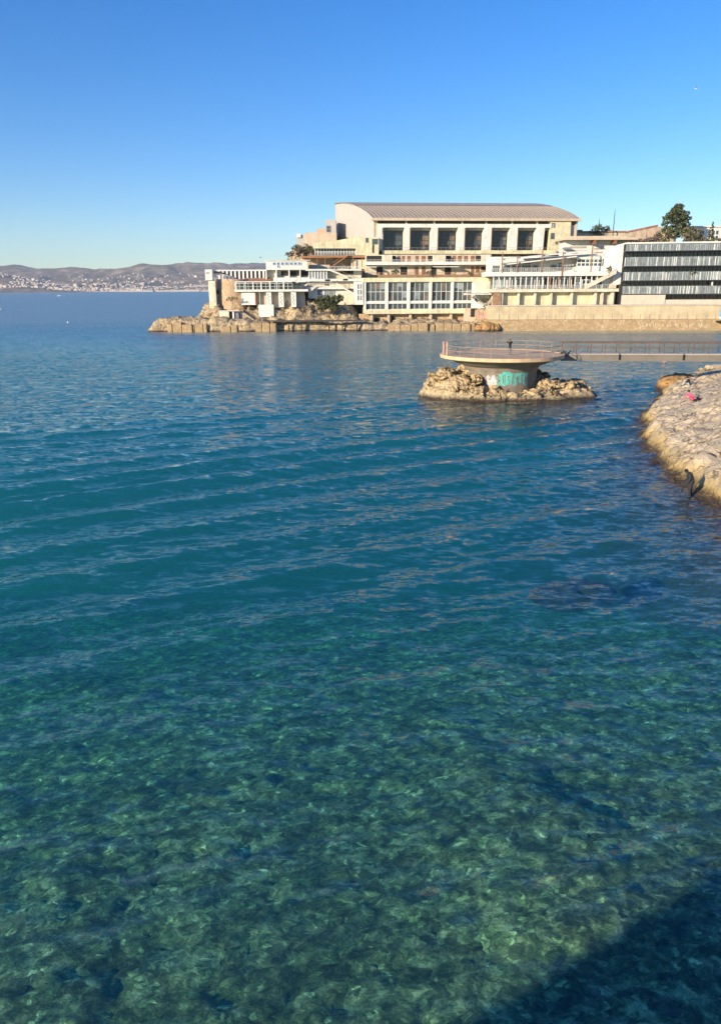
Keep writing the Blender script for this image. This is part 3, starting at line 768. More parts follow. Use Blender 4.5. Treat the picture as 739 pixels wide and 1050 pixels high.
# layered ledges running along the slope + craggy relief
inn = sst(.3, 3, S)
ZZ += inn*((rid(XX*.18+YY*.05, YY*.16, 4, 56)-.55)*.75+(rid(XX*.7, YY*.9, 4, 57)-.55)*.35)
st = (XX*.5-YY*.22+1.2*fbm(XX*.2, YY*.2, 3, 58)); ZZ += inn*.13*np.abs((st % 1.0)-.5)
c1, c2 = cells(XX*.28+.5*fbm(XX*.6, YY*.6, 2, 59), YY*.2, 60); ZZ -= inn*.35*np.exp(-((c2-c1)/.045)**2)
QX = XX+.5*(fbm(ZZ*1.3, YY*.7, 3, 63)-.5)*toe; QY = YY+.4*(fbm(XX*.7, ZZ*1.3, 3, 64)-.5)*toe
ROCK_P = roughen(np.stack([QX, QY, ZZ], -1), [(.6, .2, 4)], 5); ROCK_P = fracture(ROCK_P, .24, .30, .12, 11, .6); ROCK_P = fracture(ROCK_P, 1.0, .09, .05, 14); ROCK_P = roughen(ROCK_P, [(2.5, .07, 2)], 5); QX, QY, ZZ = ROCK_P[..., 0], ROCK_P[..., 1], ROCK_P[..., 2]
rk = gridmesh('shore_rock', ROCK_P, M['rock_right'], smooth=False)
tag(rk, 'broad pale sloping limestone shore rock at the right water edge', 'rock')
def rock_top(x, y):
    d = (QX-x)**2+(QY-y)**2; k = np.argsort(d.ravel())[:4]; return float(ZZ.ravel()[k].mean())

def boulder(name, c, r, mat, label, cat='rock', seed=1, flatb=.0, amp=.5):
    th = np.linspace(0, 2*math.pi, 64, endpoint=False); ph = np.linspace(-.5*math.pi, .5*math.pi, 34)
    T, Pp = np.meshgrid(th, ph)
    ux, uy, uz = np.cos(T)*np.cos(Pp), np.sin(T)*np.cos(Pp), np.sin(Pp)
    k = 1+amp*(rid(ux*1.5+uz*.9+seed, uy*1.5-uz*.7+seed, 4, seed)-.6)+.25*amp*(fbm(ux*5+uz*3, uy*5-uz*3, 3, seed+3)-.5)
    P = np.stack([c[0]+ux*r[0]*k, c[1]+uy*r[1]*k, c[2]+uz*r[2]*k], -1)
    o = gridmesh(name, P, mat, smooth=False, closed_u=True); tag(o, label, cat); return o
c = at(693, 391, 90.6); boulder('boulder', (c.x+.2, c.y, .1), (2.5, 2.4, 1.7), M['rock_orange'], 'rounded orange ochre boulder in the water beside the pale shore rock', seed=4, amp=.35)
c = onz(602, 584); boulder('submerged_rock', (c.x-.1, c.y+1.7, -2.0), (1.6, .55, .6), flat('weed_rock', (.02, .024, .03), .9), 'dark weed covered rock just below the water surface', seed=8, amp=1.3)

M['blindcloth'] = flat('blind_cloth', (.12, .125, .12), .8, 0, .25)

M['darkframe'] = flat('dark_frame', (.09, .085, .08), .5)

# ================================================================== THE SWIMMING CLUB BUILDINGS
# ---- big hall
FH = Fac(383, 258, 591, 265, 240)
hall = thing('sports_hall', 'long cream hall with curved ribbed metal roof and tall dark windows between white pillars', 'building', FH.P(487, 258))
zb, ze = FH.Z(258.4), FH.Z(225.6)
uL, uR = FH.U(383), FH.U(591)
bl = at(344, 240, 291); sk = Vector((bl.x-FH.a.x, bl.y-FH.a.y, 0)) - FH.e*FH.U(383)      # direction of the receding sides
zr = at(346, 209.3, 291).z
NP = 14
def roofp(u, t, dz=0, ov=0):      # t: 0 eave .. 1 ridge, a quarter-ellipse like curve
    q = FH.p(u, 0, 0)+sk*t
    z = ze+.6+(zr-ze-.6)*math.sin(min(1, t*1.0)*math.pi/2)**.82 if t > 0 else ze+.6
    return Vector((q.x, q.y, z+dz))
ts = [-.035]+[k/NP for k in range(NP+1)]
def rp(u, t, dz=0):
    if t < 0:
        q = FH.p(u, 0, 0)+sk*t; return Vector((q.x, q.y, ze+.25+dz))
    return roofp(u, t, dz)
mb = MB(); n = 60
for i in range(n+1):
    u = uL-.5+(uR-uL+1.0)*i/n
    for t in ts: mb.v.append(tuple(rp(u, t)))
m_ = len(ts)
for i in range(n):
    for j in range(m_-1): mb.f.append((i*m_+j, i*m_+j+1, (i+1)*m_+j+1, (i+1)*m_+j))
roof = mb.build('roof', flat('weathered_metal_roof', (.40, .34, .27), .5, .15, .2, .5), hall)
mb = MB()
for i in range(54):
    u = uL-.4+(uR-uL+.8)*i/53
    for j in range(m_-1): mb.bar(rp(u, ts[j], .09), rp(u, ts[j+1], .09), .2, .2)
ms_ = MB()
for i in range(1):
    for j in range(m_-1):
        if ts[j] < .42: continue
        a0, a1, b0, b1 = rp(uL-.4, ts[j], .24), rp(uR+.4, ts[j], .24), rp(uL-.4, ts[j+1], .24), rp(uR+.4, ts[j+1], .24); ms_.add([a0, a1, b1, b0], [(0, 1, 2, 3)])
ms_.build('upper_roof', flat('grey_roof_sheet', (.37, .33, .29), .85, 0, .2, .4), hall)
mb.build('standing_seam', flat('seam_metal', (.40, .335, .265), .5, .15, .2), roof)
mb = MB(); mb.bar(rp(uL, 1, .15), rp(uR, 1, .15), 1.0, .4)
mb.build('ridge_cap', M['grey'], roof)
mb = MB(); FH.boxuz(mb, uL-.8, uR+.8, ze-.35, ze+.42, .4, 1.6); mb.build('fascia', M['beige'], hall)
# end walls
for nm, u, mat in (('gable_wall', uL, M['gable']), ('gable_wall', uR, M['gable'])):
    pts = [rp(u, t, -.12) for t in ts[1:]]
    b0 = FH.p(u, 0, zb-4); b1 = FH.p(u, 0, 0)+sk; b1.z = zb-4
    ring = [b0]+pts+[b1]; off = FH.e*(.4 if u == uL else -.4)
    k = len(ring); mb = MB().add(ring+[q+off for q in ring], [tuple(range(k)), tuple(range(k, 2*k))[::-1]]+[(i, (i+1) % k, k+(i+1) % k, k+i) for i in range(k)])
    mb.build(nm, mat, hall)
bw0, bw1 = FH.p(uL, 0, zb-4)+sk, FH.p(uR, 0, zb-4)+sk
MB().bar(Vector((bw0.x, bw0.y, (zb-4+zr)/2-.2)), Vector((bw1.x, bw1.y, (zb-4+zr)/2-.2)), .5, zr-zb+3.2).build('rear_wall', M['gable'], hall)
mb = MB(); FH.box(mb, 384, 387.4, 226.3, 258, -1.6, -.2); mb.build('front_wall', M['beige'], hall); FH.box(MB(), 564.5, 590, 230.5, 262, -2, -.3).build('front_wall', M['beige'], hall)
mb = MB(); FH.box(mb, 387, 566, 226.3, 229.9, -2.2, -1.6); mb.build('eave_shade_panel', M['shade'], hall)  # back of the gap under the eave, with the eave's shade put into its colour
mb = MB()
for px in (416.5, 445, 473.5, 498, 524.5, 550): FH.box(MB(), px-.7, px+.7, 226.3, 229.8, -1.58, .1).build('roof_strut', M['cream'], hall)
MB_ = FH.box(MB(), 387.2, 566, 229.9, 233.6, -1.2, 1.0); MB_.build('beam', M['white'], hall)
FH.box(MB(), 387.2, 566, 233.62, 236, -2.4, -1.0).build('lintel', M['concrete'], hall)
pil = [387.3, 392.3, 414.0, 420.0, 441.5, 448.4, 468.8, 476.0, 495.4, 503.2, 521.8, 529.8, 548.7, 556.8, 564.6]
for i in range(0, 14, 2):
    a, b_ = pil[i], pil[i+1]; u0, u1 = FH.U(a), FH.U(b_); z1, z0 = FH.Z(233.62), FH.Z(257)
    v = []
    for z, d in ((z0, .55), (z0+(z1-z0)*.35, .6), (z1, 1.1)): v += [FH.p(u0, d, z), FH.p(u1, d, z), FH.p(u1, -2.6, z), FH.p(u0, -2.6, z)]
    MB().add(v, [(0, 1, 5, 4), (1, 2, 6, 5), (2, 3, 7, 6), (3, 0, 4, 7), (4, 5, 9, 8), (5, 6, 10, 9), (6, 7, 11, 10), (7, 4, 8, 11), (3, 2, 1, 0), (8, 9, 10, 11)]).build('pillar', M['white'], hall)
    wd = window(FH, hall, pil[i+1], pil[i+2], 236, 257.4, -2.3, 'glass', 4, 3, 'darkframe', .10)
    xa, xb = pil[i+1], pil[i+2]; ww = xb-xa
    if i < 12:
        for (fa, fb, ya, yb) in ((.62+.05*random.random(), .95, 241+random.random()*2, 246), (.6, .94, 246.6, 250+random.random()), (.66, .8, 251, 255), (.08, .2, 238, 240.5)):
            FH.box(MB(), xa+fa*ww, xa+fb*ww, ya, yb, -2.29, -2.27).build('blind', random.choice([M['glass2'], M['shade'], M['blindcloth']]), wd)
FH.rail(MB(), 392, 562, 254.2, 257.0, 2.0, 1.6, .06, 1).build('railing', M['grey'], hall)
for px in (391.4, 419.6, 448, 475.5, 502.8, 529.4): FH.boxuz(MB(), FH.U(px)-.09, FH.U(px)+.09, FH.Z(257), FH.Z(234), 1.12, 1.3).build('downpipe', M['rust'], hall)
FH.box(MB(), 391, 569, 257.1, 260.6, -3, 2.2).build('balcony_ledge', M['yellow'], hall)
mb = MB(); FH.box(mb, 562.5, 583.4, 226.4, 262, -2, .9); mb.build('stair_tower', M['yellow'], hall)
for x0, x1, y0, y1 in ((563.4, 566.6, 229, 233.5), (563.4, 566.8, 239.2, 245), (568.6, 570.5, 246.5, 250.5)): window(FH, hall, x0, x1, y0, y1, 1.0, 'glass2', 1, 2, 'grey', .1)

# ---- stepped beige buildings behind, left of the hall
FB = Fac(304, 275, 345, 275, 250)
bb_ = thing('annex_building', 'plain beige stepped annex left of the big hall gable', 'building', FB.P(325, 262))
FB.box(MB(), 312.5, 345, 238.4, 266, -14, 0).build('wall', M['beige'], bb_)
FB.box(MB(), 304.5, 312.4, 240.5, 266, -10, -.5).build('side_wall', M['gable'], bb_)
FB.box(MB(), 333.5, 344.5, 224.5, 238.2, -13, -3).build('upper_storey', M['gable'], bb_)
FB.box(MB(), 324.5, 333.3, 233.5, 238.2, -12, -4).build('parapet_block', flat('rose_render', (.55, .36, .25), .9), bb_)
window(FB, bb_, 334.8, 338.6, 231, 237.4, -2.9, 'glass2', 1, 2, 'grey', .12)
FB.box(MB(), 304.2, 308.6, 239.6, 243.4, -.45, .1).build('vent_box', M['white'], bb_)

# ---- yellow terrace house with a sloping top and a glazed strip
FY = Fac(320, 253, 392, 255, 255)
ty_ = thing('terrace_house', 'pale yellow wedge shaped house with a glazed strip under its sloping roof', 'building', FY.P(350, 262))
FY.prism(MB(), [(322, 254.6), (322, 249.2), (345, 246.6), (364.6, 243), (364.6, 254.6)], -8, 0).build('upper_wall', M['yellow'], ty_)
FY.box(MB(), 364.8, 388, 243.2, 262, -8, .5).build('side_wall', M['yellow'], ty_)
window(FY, ty_, 323, 364.5, 254.7, 261.5, -1.6, 'glass2', 14, 2, 'paint', .14)
window(FY, ty_, 374.8, 377, 244, 248.6, .58, 'glass2', 1, 1, 'grey', .1)
FY.box(MB(), 381.2, 387.2, 245.0, 250.8, .45, .56).build('window', M['glass2'], ty_)
FY.box(MB(), 381.4, 383.2, 251.0, 259.4, .45, .56).build('door', M['dark'], ty_)
FY.rail(MB(), 323, 372, 258.2, 261.6, .4, 1.0, .05).build('railing', M['paint'], ty_)
FY.box(MB(), 318, 393.5, 261.6, 262.4, -8, 1.5).build('roof_terrace', M['terr'], ty_)

# ---- wooden sun deck with a stair
FD = Fac(305, 249, 395, 250, 262)
dk = thing('sun_deck', 'orange brown timber deck on thin posts with a slanting stair', 'deck', FD.P(345, 272))
FD.box(MB(), 309, 396, 262.4, 264.2, -7, 0).build('deck', M['deckwood'], dk)
for px in (311, 318, 325, 333, 352, 362, 371): FD.boxuz(MB(), FD.U(px)-.12, FD.U(px)+.12, FD.Z(274), FD.Z(264.2), -.5, -.26).build('post', M['brown'], dk)
mb = MB(); a, b_ = FD.P(357.5, 261.5, .5), FD.P(341, 272.5, .5); mb.bar(a, b_, 1.0, .3); mb.bar(a+Vector((0, -.5, .9)), b_+Vector((0, -.5, .9)), .1, .1); mb.build('stair', M['deckwood'], dk)
FD.box(MB(), 308, 376, 264.3, 276, -8, -7.2).build('back_wall', M['beige'], dk)
FD.box(MB(), 316, 338, 271.5, 276.5, -7, 1.0).build('planter_wall', M['beige'], dk)
FD.box(MB(), 360, 376, 265.6, 275.5, -5, -1.5).build('white_room', M['cream'], dk)

# ---- apartments under the hall: two galleries with brown doors
FA = Fac(372, 245, 505, 249, 272)
ap = thing('gallery_block', 'two storey cream gallery block with brown doors under the hall windows', 'building', FA.P(440, 284))
FA.box(MB(), 376, 505, 260.8, 286, -6, -2.4).build('back_wall', M['cream'], ap)
FA.box(MB(), 374.5, 503, 268.4, 271.6, -2.4, .4).build('balcony_slab', M['white'], ap)
FA.box(MB(), 374.5, 505, 281.6, 284.4, -2.4, 1.5).build('balcony_slab', M['brick'], ap)
FA.rail(MB(), 376, 500, 266.2, 268.4, .25, 1.2, .05).build('railing', M['paint'], ap)
for x0, x1 in ((394, 402), (444.6, 456.5), (494.5, 502.5)): FA.box(MB(), x0, x1, 261, 268.4, -2.4, .1).build('partition', M['cream'], ap)
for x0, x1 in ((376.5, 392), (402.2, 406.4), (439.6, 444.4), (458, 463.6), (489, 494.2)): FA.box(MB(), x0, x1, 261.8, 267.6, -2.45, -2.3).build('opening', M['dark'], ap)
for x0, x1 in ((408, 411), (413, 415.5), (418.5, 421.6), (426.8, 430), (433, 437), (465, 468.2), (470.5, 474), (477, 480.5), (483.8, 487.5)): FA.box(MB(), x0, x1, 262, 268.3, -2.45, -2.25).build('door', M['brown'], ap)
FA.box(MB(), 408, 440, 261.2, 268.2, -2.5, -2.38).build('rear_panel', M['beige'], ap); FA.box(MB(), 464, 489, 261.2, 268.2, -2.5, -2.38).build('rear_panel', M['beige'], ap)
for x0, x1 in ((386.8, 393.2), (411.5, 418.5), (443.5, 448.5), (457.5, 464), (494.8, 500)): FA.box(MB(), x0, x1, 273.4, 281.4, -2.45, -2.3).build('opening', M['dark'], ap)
for x0, x1 in ((419.5, 426), (426.8, 430), (433.5, 437), (475, 482), (484.4, 487.4), (489.5, 493)): FA.box(MB(), x0, x1, 273.2, 281.4, -2.45, -2.25).build('door', M['brown'] if x1-x0 < 4 else M['beige'], ap)
FA.rail(MB(), 375, 493, 279.4, 281.6, 1.3, 1.4, .06).build('railing', M['rust'], ap)
for x0, x1 in ((376, 386), (444, 470)):
    v = [FA.P(x0, 272, -2.3), FA.P(x1, 272, -2.3), FA.P(x1, 273.6, .9), FA.P(x0, 273.6, .9)]
    MB().add(v+[q-Vector((0, 0, .12)) for q in v], [(0, 1, 2, 3), (7, 6, 5, 4), (0, 4, 5, 1), (1, 5, 6, 2), (2, 6, 7, 3), (3, 7, 4, 0)]).build('awning', M['white'], ap)

# ---- glass fronted pool building
FG = Fac(364, 232, 493, 234, 305)
pg = thing('pool_building', 'cream building with five bays of tall white gridded windows above stone base', 'building', FG.P(430, 322))
FG.box(MB(), 372.6, 501, 284.6, 289, -10, .3).build('parapet', M['yellow'], pg)
FG.box(MB(), 372.8, 501, 289.2, 321, -10, -.9).build('wall', M['cream'], pg)
FG.box(MB(), 373.4, 486, 308.7, 311.2, -.9, -.1).build('spandrel', M['white'], pg)
FG.box(MB(), 373.4, 492, 317.0, 321.6, -.9, .3).build('plinth', M['yellow'], pg)
bays = [(375.2, 395.0), (398.0, 417.3), (420.4, 439.8), (442.6, 462), (464.8, 483.6)]
for i, (x0, x1) in enumerate(bays):
    wd = window(FG, pg, x0, x1, 289.3, 308.6, -.6, 'glass2', 4, 2, 'paint', .12)
    for k in range(8):
        if random.random() < .45:
            ca = x0+(x1-x0)*((k % 4)+.08)/4; cb = x0+(x1-x0)*((k % 4)+.92)/4; ya = 289.6 if k < 4 else 299.3
            FG.box(MB(), ca, cb, ya, ya+random.uniform(4, 9), -.59, -.575).build('curtain', random.choice([M['balus'], M['glass'], M['blindcloth'], M['shade']]), wd)
    window(FG, pg, x0, x1, 311.3, 316.9, -.6, 'glass2', 4, 1, 'paint', .12)
for x0, x1 in ((373.4, 375.1), (395.1, 397.9), (417.4, 420.3), (439.9, 442.5), (462.1, 464.7), (483.7, 486.4)): FG.box(MB(), x0, x1, 289.1, 316.9, -.9, .1).build('pilaster', M['white'], pg)
FG.box(MB(), 363.4, 372.4, 288.2, 312, -6, -.5).build('side_wing', M['white'], pg)
window(FG, pg, 366, 371.6, 290.5, 308, -.4, 'balus', 2, 3, 'paint', .25)
FG.box(MB(), 368, 492, 321.8, 334, -8, -2.2).build('stone_base', M['rubble'], pg)
for px in (381, 398.5, 421, 442, 463): FG.box(MB(), px-1.2, px+1.2, 321.8, 333, -2.2, -.5).build('buttress', M['beige'], pg)
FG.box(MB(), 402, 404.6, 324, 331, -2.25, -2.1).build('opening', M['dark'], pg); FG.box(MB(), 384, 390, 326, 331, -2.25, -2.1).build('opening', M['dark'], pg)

# stair, canopy and buttress between the two terraces
FS = Fac(478, 229, 515, 229, 310)
sb = thing('stair_block', 'cream stair block with a white sloping canopy beside the pool building', 'staircase', FS.P(496, 336))
FS.prism(MB(), [(489.5, 337), (489.5, 316.8), (503, 317.5), (507, 312), (507, 337)], -4, .5).build('buttress', M['rubble'], sb)
FS.prism(MB(), [(484, 306.5), (497, 316), (484, 316)], -1.5, .3).build('canopy', M['white'], sb)
mb = MB()
for k in range(12):
    x = 493+1.1*k; y = 318-1.15*k; FS.box(mb, x, x+1.12, y, y+2.6, -3.6, -.6-.0)
mb.build('steps', M['concrete'], sb)
mb = MB(); mb.bar(FS.P(484, 302.5, .4), FS.P(499, 314, .4), .2, .25); mb.bar(FS.P(478, 301, .3), FS.P(500, 301, .3), .1, .1); mb.build('handrail', M['grey'], sb)
FS.box(MB(), 488, 503, 288, 306.2, -8, -2.6).build('landing_wall', M['cream'], sb)
FS.box(MB(), 476, 503, 300.6, 302.2, -2.5, .2).build('landing', M['white'], sb)
FS.rail(MB(), 477, 502, 297.4, 300.5, .1, .9, .06).build('railing', M['paint'], sb)
FS.box(MB(), 483.5, 487.5, 316.3, 325, -1.8, -1.7).build('door', M['dark'], sb)
FS.box(MB(), 478, 489.3, 316.2, 334, -6, -1.9).build('lower_wall', M['beige'], sb)
mb = MB(); zc = FS.P(494, 323.5, .53)
for k, shp in enumerate(([(-1, -.5), (-1, .5), (-.3, .3), (-1, 0)], [(-.2, -.5), (.1, .5), (.45, -.5)], [(.6, .5), (.6, -.5), (1.2, -.4), (1.2, .4), (.6, .5)])):
    mb.tube([(zc.x+u*1.1, zc.y, zc.z+v*1.7) for u, v in shp], .13, 5)
mb.build('graffiti', flat('pink_spray', (.62, .36, .44), .7), sb)

# ---- white terraced restaurant
FR = Fac(503, 228, 637, 229, 285)
rs = thing('terrace_restaurant', 'white terraced restaurant with two open decks, railings and brown masts', 'building', FR.P(570, 312))
FR.box(MB(), 503, 634, 296.2, 299.4, -7, .9).build('deck_slab', M['cream'], rs)
FR.box(MB(), 499, 627, 278.6, 283.0, -9, .3).build('deck_slab', M['white'], rs)
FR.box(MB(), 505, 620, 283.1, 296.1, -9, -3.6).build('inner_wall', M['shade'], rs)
FR.box(MB(), 506, 618, 262, 278.5, -13, -7).build('inner_wall', M['white'], rs)
for k, (x0, x1) in enumerate(((507.5, 521), (522, 540), (541, 559), (572, 588))): window(FR, rs, x0, x1, 285.6, 295.4, -2.2, ('balus', 'glass2', 'glass2', 'glass2')[k], 4, 1, 'paint', .2)
for px in [506+5.6*k for k in range(21)]: FR.boxuz(MB(), FR.U(px)-.13, FR.U(px)+.13, FR.Z(296.1), FR.Z(283.1), -.6, -.34).build('post', M['paint'], rs)
FR.box(MB(), 505, 590, 283.1, 285.2, -2.4, -1.9).build('valance', M['grey'], rs)
FR.rail(MB(), 503.5, 626, 292.4, 296.1, .8, .55, .055, 2).build('railing', M['paint'], rs)
FR.rail(MB(), 499.5, 600, 274.6, 278.5, .2, .55, .055, 2).build('railing', M['paint'], rs)
FR.rail(MB(), 506, 618, 270.6, 272.6, -4, .9, .09, 1).build('railing', M['paint'], rs)
for x0, x1, y0, y1 in ((509, 516, 271, 278), (520, 527, 270, 278), (529, 538, 269, 278), (540, 549, 269, 277.5), (551, 557, 270, 278), (570, 576, 270, 277), (578, 583, 269, 277)): FR.box(MB(), x0, x1, y0, y1, -7, -6.85).build('opening', M['glass2'], rs)
window(FR, rs, 593.5, 619, 265.5, 273, -3.2, 'glass2', 6, 2, 'paint', .25)
FR.box(MB(), 592, 622, 273.2, 278.5, -9, -2.9).build('white_parapet', M['white'], rs)
FR.box(MB(), 592, 622, 262.6, 265.3, -9, -2.9).build('white_parapet', M['white'], rs)
for px, y0, y1 in ((513.6, 258, 279), (529, 262, 279), (554, 256, 279), (575, 258, 283), (604.3, 252, 279), (563.5, 283, 297), (572.6, 283, 297), (584, 284, 297)): FR.boxuz(MB(), FR.U(px)-.14, FR.U(px)+.14, FR.Z(y1), FR.Z(y0), .25, .53).build('mast', M['rust'], rs)
for a, b_, d0, d1 in (((508, 266), (604, 256.5), -.2, -4.5), ((520, 270), (590, 262.5), -.4, -5.2), ((540, 264.5), (618, 260), -5, -8)):
    v = [FR.P(*a, d0), FR.P(*b_, d0), FR.P(b_[0], b_[1]-.9, d1), FR.P(a[0], a[1]-.9, d1)]
    MB().add(v+[q-Vector((0, 0, .3)) for q in v], [(0, 1, 2, 3), (7, 6, 5, 4), (0, 4, 5, 1), (1, 5, 6, 2), (2, 6, 7, 3), (3, 7, 4, 0)]).build('awning', M['white'], rs)
for x0, x1, y0, y1 in ((591, 597, 284.5, 296), (598.5, 606, 287, 296), (608, 612.5, 288, 296)): window(FR, rs, x0, x1, y0, y1, -1.6, 'glass2', 2, 2, 'paint', .28)
FR.box(MB(), 611, 622.5, 283.8, 287.0, -1.7, -1.5).build('sign_panel', flat('green_grey_panel', (.34, .40, .36), .5), rs)
# stair with solid balustrade at the right end
v0, v1 = FR.P(600, 297, .95), FR.P(630, 281, .95)
mb = MB(); mb.hexa([v0, v1, v1+FR.n*-1.6, v0+FR.n*-1.6]+[q+Vector((0, 0, 1.1)) for q in (v0, v1, v1+FR.n*-1.6, v0+FR.n*-1.6)]); mb.build('stair', M['cream'], rs)
FR.box(MB(), 627, 634, 281, 296.1, -6, -1.5).build('stair_wall', M['beige'], rs)
# base storey: lit piers, recessed wall
FR.box(MB(), 506, 634, 299.5, 313, -8, -1.6).build('base_wall', M['yellow'], rs)
for x0, x1 in ((516.4, 524), (533.6, 538.8), (550.6, 555), (567.2, 570.6), (588.5, 591.6), (613, 614.8), (620, 621.2)): FR.box(MB(), x0-2.2, x0, 299.5, 312.6, -1.6, .0).build('pier', M['cream'], rs)
FR.box(MB(), 506.6, 514.2, 299.5, 312.8, -1.6, .35).build('pier', M['brick'], rs)
FR.box(MB(), 627.5, 630.6, 299.5, 312.6, -1.6, .2).build('pier', M['cream'], rs)
FR.box(MB(), 622, 627.4, 301, 312.6, -1.62, -1.5).build('door', M['concrete'], rs)

# furniture on the decks: small tables with parasol-less tops and chairs
def make_table(root_loc):
    t = thing('terrace_table', 'small white table on the open restaurant deck', 'table', root_loc, 'white tables on the restaurant decks')
    MB().lathe(root_loc, [(.01, .74), (.45, .74), (.45, .70), (.01, .70)], 16).build('table_top', M['paint'], t)
    MB().lathe(root_loc, [(.25, .0), (.25, .03), (.04, .05), (.04, .70)], 10).build('leg', M['grey'], t); return t
z1 = FR.Z(296.2); z2 = FR.Z(278.6)
t0 = make_table(FR.p(FR.U(509), -.6, z1))
for px in (516, 524, 533, 541, 550, 557, 567, 578, 588, 597): copy_tree(t0).location = FR.p(FR.U(px), random.uniform(-1.4, -.2), z1)
for px in (506, 515, 523, 532, 541, 549, 559, 568, 579, 587): copy_tree(t0).location = FR.p(FR.U(px), random.uniform(-1.6, -.6), z2)
def make_chair(loc):
    t = thing('terrace_chair', 'small brown chair at a restaurant deck table', 'chair', loc, 'brown chairs on the restaurant decks')
    x, y, z = loc
    MB().box(x-.22, x+.22, y-.22, y+.22, z+.42, z+.47).build('seat', M['brown'], t)
    MB().box(x-.22, x+.22, y+.2, y+.25, z+.48, z+.9).build('backrest', M['brown'], t)
    for a in (-.19, .19):
        for b_ in (-.19, .19): MB().box(x+a-.025, x+a+.025, y+b_-.025, y+b_+.025, z, z+.418).build('leg', M['grey'], t)
    return t
c0 = make_chair(FR.p(FR.U(511.5), -.5, z1))
for k in range(34):
    zz = z1 if k % 2 else z2; q = copy_tree(c0); q.location = FR.p(FR.U(504+k*2.55+random.uniform(-.5, .5)), random.uniform(-1.5, -.3), zz); q.rotation_euler = (0, 0, random.uniform(0, 6.28))

# ---- flat roofed pavilion above the restaurant
FP = Fac(575, 246, 657, 247, 248)
pv_ = thing('pavilion', 'low white pavilion with a long flat overhanging roof above the restaurant', 'building', FP.P(612, 262))
FP.box(MB(), 576, 652, 243.8, 246.2, -9, 1.5).build('roof', M['beige'], pv_)
FP.box(MB(), 581, 648, 246.3, 262, -8, -2).build('wall', M['white'], pv_)
for px in (608.5, 629.5): FP.box(MB(), px-1.2, px+1.2, 246.3, 250.5, -2, 1.2).build('column', M['brown'], pv_)
for x0, x1, y0, y1 in ((586, 603, 252, 254), (588, 600, 256.5, 257.6), (611, 622, 254, 255.2), (612, 620, 258, 259)): FP.box(MB(), x0, x1, y0, y1, -2.1, -1.85).build('louvre', M['concrete'], pv_)
FP.box(MB(), 578.5, 585, 253.5, 255.6, -1.9, .6).build('vent_box', M['grey'], pv_)
FP.box(MB(), 584, 648, 240.8, 243.7, -8, -5).build('parapet', M['beige'], pv_)
# bright blank wall
FW = Fac(617, 231, 640, 230, 270)
bw = FW.prism(MB(), [(619, 292), (619, 262), (624, 252.5), (639.3, 250.6), (639.3, 292)], -9, 0).build('blank_wall', M['white']); tag(bw, 'tall blank white wall between the restaurant and the glass office block', 'wall')

# ---- glass office block
FO = Fac(638, 227, 760, 223, 280)
of = thing('office_block', 'long grey office block with four tiers of glass balustrades', 'building', FO.P(690, 308))
FO.box(MB(), 639, 800, 249.6, 309, -14, -2.6).build('core', M['dark'], of)
FO.box(MB(), 638.8, 800, 247.9, 249.4, -14, .2).build('roof', M['white'], of)
tiers = [(249.9, 256.8), (263.2, 272.4), (278.6, 287.2), (293.2, 301.2)]
for i, (y0, y1) in enumerate(tiers):
    FO.box(MB(), 638.6, 800, y1, y1+1.2, -2.6, .35).build('floor_slab', M['black'], of)
    g = FO.box(MB(), 638.8, 800, y0, y1, -.02, .12).build('balustrade', M['balus'], of)
    mb = MB(); m2 = MB(); k = 0; px = 639.0
    while px < 800:
        w = random.choice((.05, .07, .1, .15)); wide = random.random() < .3; hgt = FO.Z(y1)+(FO.Z(y0)-FO.Z(y1))*random.choice((1, 1, .92, .85))
        FO.boxuz(m2 if wide else mb, FO.U(px), FO.U(px)+w, FO.Z(y1)-.1, hgt, .122, .30); px += random.uniform(.9, 2.6); k += 1
    FO.boxuz(mb, FO.U(638.8), FO.U(800), FO.Z(y1)-.12, FO.Z(y1)+.1, .125, .296); FO.boxuz(m2, FO.U(638.8), FO.U(800), FO.Z(y1)-.22, FO.Z(y1)-.08, .124, .292)
    mb.build('fin', M['grey'], g); m2.build('wide_fin', M['paint'], g)
    FO.box(MB(), 638.8, 800, y1+1.3, y1+6.3 if i < 3 else y1+7, -2.58, -2.5).build('ribbon_window', M['glass'], of)
    mb = MB(); px = 640.
    while px < 800: FO.boxuz(mb, FO.U(px), FO.U(px)+.12, FO.Z(y1+6.2), FO.Z(y1+1.3), -2.49, -2.3); px += 4.4
    mb.build('mullion', M['black'], of)
FO.box(MB(), 636.8, 638.4, 291, 313, -4, .3).build('dark_column', M['black'], of)
FO.box(MB(), 731, 732.4, 287.3, 292.9, -.9, -.5).build('column', M['white'], of)
FO.box(MB(), 638.6, 683.5, 302.2, 313.6, -6, .9).build('plinth', M['pale_concrete'], of)
FO.box(MB(), 683.8, 800, 307.2, 313.6, -4, .6).build('parapet', M['pale_concrete'], of)

# ---- sea wall
FQ = Fac(500, 221.5, 760, 217.5, 330)
sw = thing('sea_wall', 'long ochre sea wall with smooth upper face and rough stone foot', 'wall', FQ.P(620, 340))
FQ.box(MB(), 500, 830, 313.8, 327.4, -9, 0).build('upper_wall', M['seawall'], sw)
FQ.box(MB(), 499, 830, 327.6, 341.5, -9, .9).build('stone_footing', M['quaystone'], sw)
FQ.box(MB(), 500, 830, 312.6, 313.7, -4, .25).build('coping', M['pale_concrete'], sw)
mb = MB()
for k in range(30): px = 511+9.6*k; FQ.box(mb, px, px+.5, 322+(k % 3)*.3, 327.3, 0.003, .12)
mb.build('rib', M['concrete'], sw)
mb = MB()
def scribble(px, py, sx, sy, seed):
    r = random.Random(seed); p = []
    for k in range(9): p.append(FQ.P(px+sx*(k/8.)+r.uniform(-.12, .12)*sx, py+sy*r.uniform(-.5, .5), .93))
    mb.tube(p, .09, 4)
